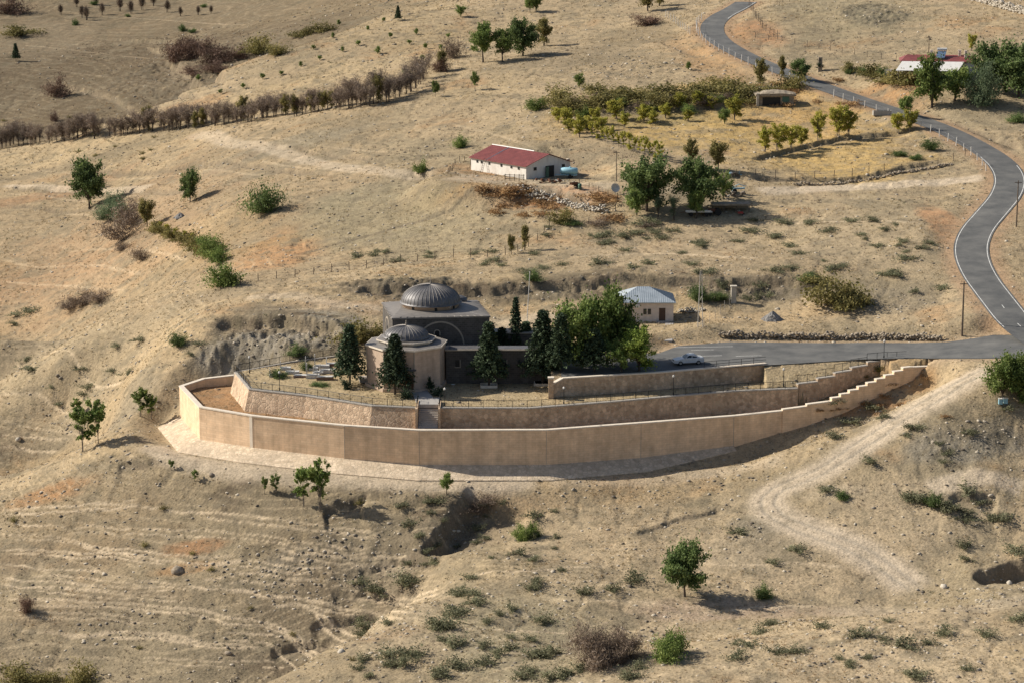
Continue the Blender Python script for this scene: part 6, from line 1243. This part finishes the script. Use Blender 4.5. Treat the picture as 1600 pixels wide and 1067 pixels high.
drywall('stone_wall', [(1126,527),(1180,528),(1260,528),(1340,529),(1420,531),(1472,532)], .7, .9, .25, .6, M['rock'], 'low dry stone wall along the far side of the asphalt'); drywall('stone_wall', [(1485,-8),(1520,2),(1560,12),(1605,24)], .8, 2.0, .35, .7, M['pale_rock'], 'pale dry stone wall crossing the top right corner', 20, 5)
drywall('stone_wall', [(1240,289),(1300,290),(1360,283),(1420,270),(1490,258)], .7, .55, .25, .5, M['rock'], 'low dark stone edging along the foot of the golden field', 22, 6); drywall('stone_wall', [(1060,488),(1085,488),(1100,487)], .5, .7, .25, .45, M['pale_rock'], 'short white stone wall behind the hut shadow', 26, 8)
drywall('stone_wall', [(800,296),(840,306),(880,316),(920,330),(955,330)], 2.4, .7, .25, .6, M['pale_rock'], 'tumbled pale stone bank below the barn yard', 26, 9); drywall('stone_wall', [(1170,152),(1185,140),(1240,132)], 1.2, .8, .3, .6, M['rock'], 'tumbled stone wall above the earth-roofed shed', 20, 10)
g = thing('water_trough', 1378, 180, 'grey concrete trough beside the upper road', 'trough', .05); MB().box((0, 0, .35), (3.6, 1.1, .9)).build('basin', M['concrete'], g); MB().box((0, 0, .81), (3.2, .7, .04)).build('hollow', M['dark_void'], g)
# ================================================================== house at the top right
hz = at(1450, 122); hs = empty('red_roofed_house', (hz.x, hz.y, hz.z), 'low house with dark red tin roof, white porch roof and solar heater', 'house', rz=-.12)
def gable(parent, x0, x1, y0, y1, zb, zr, mat, name='roof', hip=1.5):
    ym = (y0 + y1) / 2; vs = [(x0, y0, zb), (x1, y0, zb), (x1, y1, zb), (x0, y1, zb), (x0 + hip, ym, zr), (x1 - hip, ym, zr)]
    return MB().add(vs + [(x, y, z - .12) for x, y, z in vs[:4]], [(0, 1, 5, 4), (1, 2, 5), (2, 3, 4, 5), (3, 0, 4), (0, 1, 7, 6), (1, 2, 8, 7), (2, 3, 9, 8), (3, 0, 6, 9), (6, 7, 8, 9)]).build(name, mat, parent)
MB().box((2.2, 6.5, 1.2), (14.5, 7, 3.6)).build('wall', M['white_wall'], hs); gable(hs, -5.6, 10.0, 2.6, 10.4, 3.1, 4.15, M['red_tin'])
pr_ = MB(); pr_.add([(-6.8, -5, 1.9), (5.6, -5, 1.9), (7.4, 2.75, 3.12), (-5.2, 2.75, 3.12), (-6.8, -5, 1.82), (5.6, -5, 1.82), (7.4, 2.75, 3.04), (-5.2, 2.75, 3.04)], [(0, 1, 2, 3), (4, 5, 6, 7), (0, 1, 5, 4), (1, 2, 6, 5), (2, 3, 7, 6), (3, 0, 4, 7)]); pr_.build('porch_roof', M['white_metal'], hs)
for x in (-6.2, -2, 2, 5.2): MB().box((x, -4.7, .7), (.15, .15, 2.3)).build('porch_post', M['wood'], hs)
for x in (-3, 0, 3.5): MB().box((x, 2.98, 1.5), (.9, .08, 1.0)).build('window', M['glass'], hs)
for x, y in ((.8, 5.2), (6.6, 6.0), (7.8, 5.0)): MB().box((x, y, 4.3), (.55, .55, 1.6)).box((x, y, 5.15), (.65, .65, .12)).build('chimney', M['plaster'], hs)
sp2 = empty('solar_heater', (0, 0, 0), None, None); sp2.parent = hs; bpy.data.objects.remove(sp2)
MB().add([(1.6, 3.6, 3.75), (3.4, 3.6, 3.75), (3.9, 5.6, 5.0), (2.1, 5.6, 5.0), (1.6, 3.66, 3.65), (3.4, 3.66, 3.65), (3.9, 5.66, 4.9), (2.1, 5.66, 4.9)], [(0, 1, 2, 3), (4, 5, 6, 7), (0, 1, 5, 4), (1, 2, 6, 5), (2, 3, 7, 6), (3, 0, 4, 7)]).build('solar_panel', plain('solar_blue', (.12, .18, .28), .25, 0, .6), hs); MB().tube([(2.0, 5.8, 5.35), (4.0, 5.8, 5.35)], [.3, .3], 14).build('water_tank', M['white_metal'], hs)
g = thing('garden_wall', 1396, 118, 'low white wall left of the porch of the red roofed house', 'wall', -.05); MB().box((0, 0, .5), (3.8, .3, 1.4)).build('face', M['white_wall'], g)
P_('oliveb', [(880,172,20,1.4),(905,178,18,1.6),(945,150,18,1.8),(985,150,16,2.0),(1035,165,18,1.8),(1085,155,18,1.8),(1130,140,20,1.6),(1165,160,16,1.4),(1205,150,16,1.2)], 'olive bush filling the hedge of the upper terrace', 'shrub', 'hedge bushes of the upper terrace')
P_('bareb', [(895,168,16,1.4),(935,158,14,1.6),(1000,170,14,1.6),(1050,160,14,1.6),(1100,165,14,1.5),(1140,158,14,1.4)], 'brown leafless bush in the hedge of the upper terrace', 'shrub', 'brown bushes of the upper terrace')
P_('shrub', [(910,182,16,1.1),(970,165,14,1.3),(1020,172,13,1.2),(1075,178,16,1.1),(1120,160,14,1.2)], 'fresh green bush in the hedge of the upper terrace', 'shrub', 'green bushes of the upper terrace')
P_('yellow', [(872,192,24),(890,208,22),(918,208,26),(940,205,22),(975,200,24),(1020,196,22),(1040,185,22),(1075,190,18),(1110,172,20)], 'yellow-green bushy tree on the terraced field', 'tree', 'yellow trees of the terraced field', 1.3)
scat('scrub', 30, 620, 900, 780, 905, 5, 11, 'scrub tuft on the slope between the pit and the lone tree', 'scrub tufts below the pit', 1.3, 21)
# ================================================================== loose stones and dry grass
def scatter_pts(n, seed, y0=226, y1=760, dens=None, pw=1.0):
    rs = np.random.RandomState(seed); u = rs.uniform(-.235, .235, n * 3); Y = y0 * (y1 / y0) ** rs.rand(n * 3); X = u * Y
    i = np.interp(u, us, ui).astype(int); j = np.interp(Y, ys_, yi_).astype(int)
    ok = (MK['rdist'][i, j] > RW + .6) & ~MK['lot'][i, j]
    if dens is not None: ok &= rs.rand(n * 3) < dens(X, Y, i, j)
    X, Y = X[ok][:n], Y[ok][:n]; return np.c_[X, Y, gz(X, Y)], rs
STN = patchlist([(470,900,120,60,1.),(550,850,90,40,.8),(350,880,90,25,.8),(200,980,90,30,.6),(1180,820,50,16,1.),(430,530,120,40,1.),(600,880,60,30,.8),(640,452,150,12,.8),(880,455,120,16,1.),(1150,455,130,18,1.),(1380,478,90,18,.8),(850,315,110,16,1.),(1000,108,130,14,.9),(1360,22,60,20,.6),(1500,680,120,30,.8),(1350,1020,160,30,.6),(1560,930,60,18,.9),(1030,1000,60,30,.5),(900,900,120,40,.5),(170,590,120,50,.5),(1120,725,90,10,.8),(1380,640,100,20,.4),(1480,230,90,20,.5),(830,190,50,20,.8),(130,760,120,18,.7),(980,300,50,10,.8),(1220,735,60,14,.5)], lambda a, b: np.array(at(a, b)))
def sdens(X, Y, i, j):
    d = .14 + .35 * np.clip(MK['n2'][i, j], 0, 1) + MK['scar'][i, j] * .5
    w_ = MK['warp'][i, j]
    for c in STN: d = np.maximum(d, patch(X, Y, c, w_) * c[4])
    d = d * (1 - .5 * sstep(325, 380, Y))
    return np.where(MK['ter'][i, j] | MK['fil'][i, j], .04, d) * (1 - .9 * MK['trk'][i, j])
pts, rs = scatter_pts(70000, 71, dens=sdens); sz = (.10 + .50 * rs.rand(len(pts)) ** 5) * (1 + (pts[:, 1] - 260) / 500)
def mat_stone():
    m, nt, b = NM('loose_stone'); va = nd(nt, 'VertexColor'); va.layer_name = 'col'; cr = nd(nt, 'ValToRGB'); cr.color_ramp.elements[0].color = (.12, .10, .08, 1); cr.color_ramp.elements[1].color = (.52, .46, .37, 1); sp = nd(nt, 'SeparateColor'); lk(nt, va.outputs[0], sp.inputs[0]); lk(nt, sp.outputs[0], cr.inputs[0]); lk(nt, cr.outputs[0], b.inputs['Base Color']); return m
o = bpy.data.objects.new('loose_stones', rockmesh('loose_stones', pts - [0, 0, .02], sz, rs, mat_stone(), .6)); COL.objects.link(o); o['kind'] = 'stuff'
def tufts(name, n, seed, mat, dens, h0, h1, k=5, width=.035):
    pts, rs = scatter_pts(n, seed, dens=dens); n = len(pts); sc = (1 + (pts[:, 1] - 260) / 450)
    hh = rs.uniform(h0, h1, n) * sc; B = np.repeat(pts, k, 0) + rs.randn(n * k, 3) * [.10, .10, 0] * np.repeat(sc, k)[:, None]; d = rs.randn(n * k, 3) * .55; d[:, 2] = 1; d /= np.linalg.norm(d, axis=1)[:, None]
    s = np.cross(d, rs.randn(n * k, 3)); s /= np.linalg.norm(s, axis=1)[:, None]; s *= width * np.repeat(sc, k)[:, None]; H_ = np.repeat(hh, k)[:, None]; B[:, 2] -= .03
    V = np.stack([B - s, B + s, B + d * H_ + s * .2], 1).reshape(-1, 3); t = np.repeat(np.clip(np.repeat(rs.rand(n), k) + rs.randn(n * k) * .15, 0, 1), 3)
    o = bpy.data.objects.new(name, mesh_arrays(name, V, np.arange(len(V)), 3, mat, False, t[:, None] * np.ones(3))); COL.objects.link(o); o['kind'] = 'stuff'
tufts('dry_grass', 52000, 72, M['leaf_straw'], lambda X, Y, i, j: np.clip((col[i, j, 0] - .16) / .16, .05, 1) * np.clip(.25 + .9 * MK['n2'][i, j] + .5 * MK['n1'][i, j], .05, 1) * (1 - MK['trk'][i, j]), .10, .30, 5, .03)
tufts('brown_weeds', 38000, 73, M['leaf_brown'], lambda X, Y, i, j: np.clip(-.1 - .9 * MK['n2'][i, j] - .5 * MK['n1'][i, j], .03, 1) * (1 - MK['trk'][i, j]), .12, .34, 6, .03)
tufts('green_herbs', 9000, 75, M['leaf_scrub'], lambda X, Y, i, j: np.clip(fbm(X, Y, 10, 4, .6, 91) * 2.2 - .45, .0, 1) * (1 - MK['trk'][i, j]), .10, .26, 8, .04)
tufts('orange_weeds', 9000, 74, M['leaf_orange'], lambda X, Y, i, j: np.clip(fbm(X, Y, 14, 4, .6, 30) * 2.5 - .55, .0, 1) * (1 - MK['trk'][i, j]), .12, .34, 6, .03)

# ------------------------------------------------------------------ ordinals: every member of a group is told apart by size and its place in the run
def ordi(k): return '%d%s' % (k, 'th' if 10 <= k % 100 <= 20 else {1: 'st', 2: 'nd', 3: 'rd'}.get(k % 10, 'th'))
bpy.context.view_layer.update()
groups = {}
for o in bpy.data.objects:
    if o.parent is None and o.get('group') and o.get('label'): groups.setdefault((o['group'], o['label']), []).append(o)
for (g_, lb), L in groups.items():
    if len(L) < 2: continue
    L.sort(key=lambda o: o.location.x / o.location.y); med = sorted(o.scale.z for o in L)[len(L) // 2]
    for k, o in enumerate(L):
        q = o.scale.z / med; sz_ = 'smaller' if q < .85 else 'larger' if q > 1.15 else 'middling'
        base_l = lb.split(' ')
        o['label'] = '%s %s, %s from the left' % (sz_, ' '.join(base_l[:11]), ordi(k + 1))
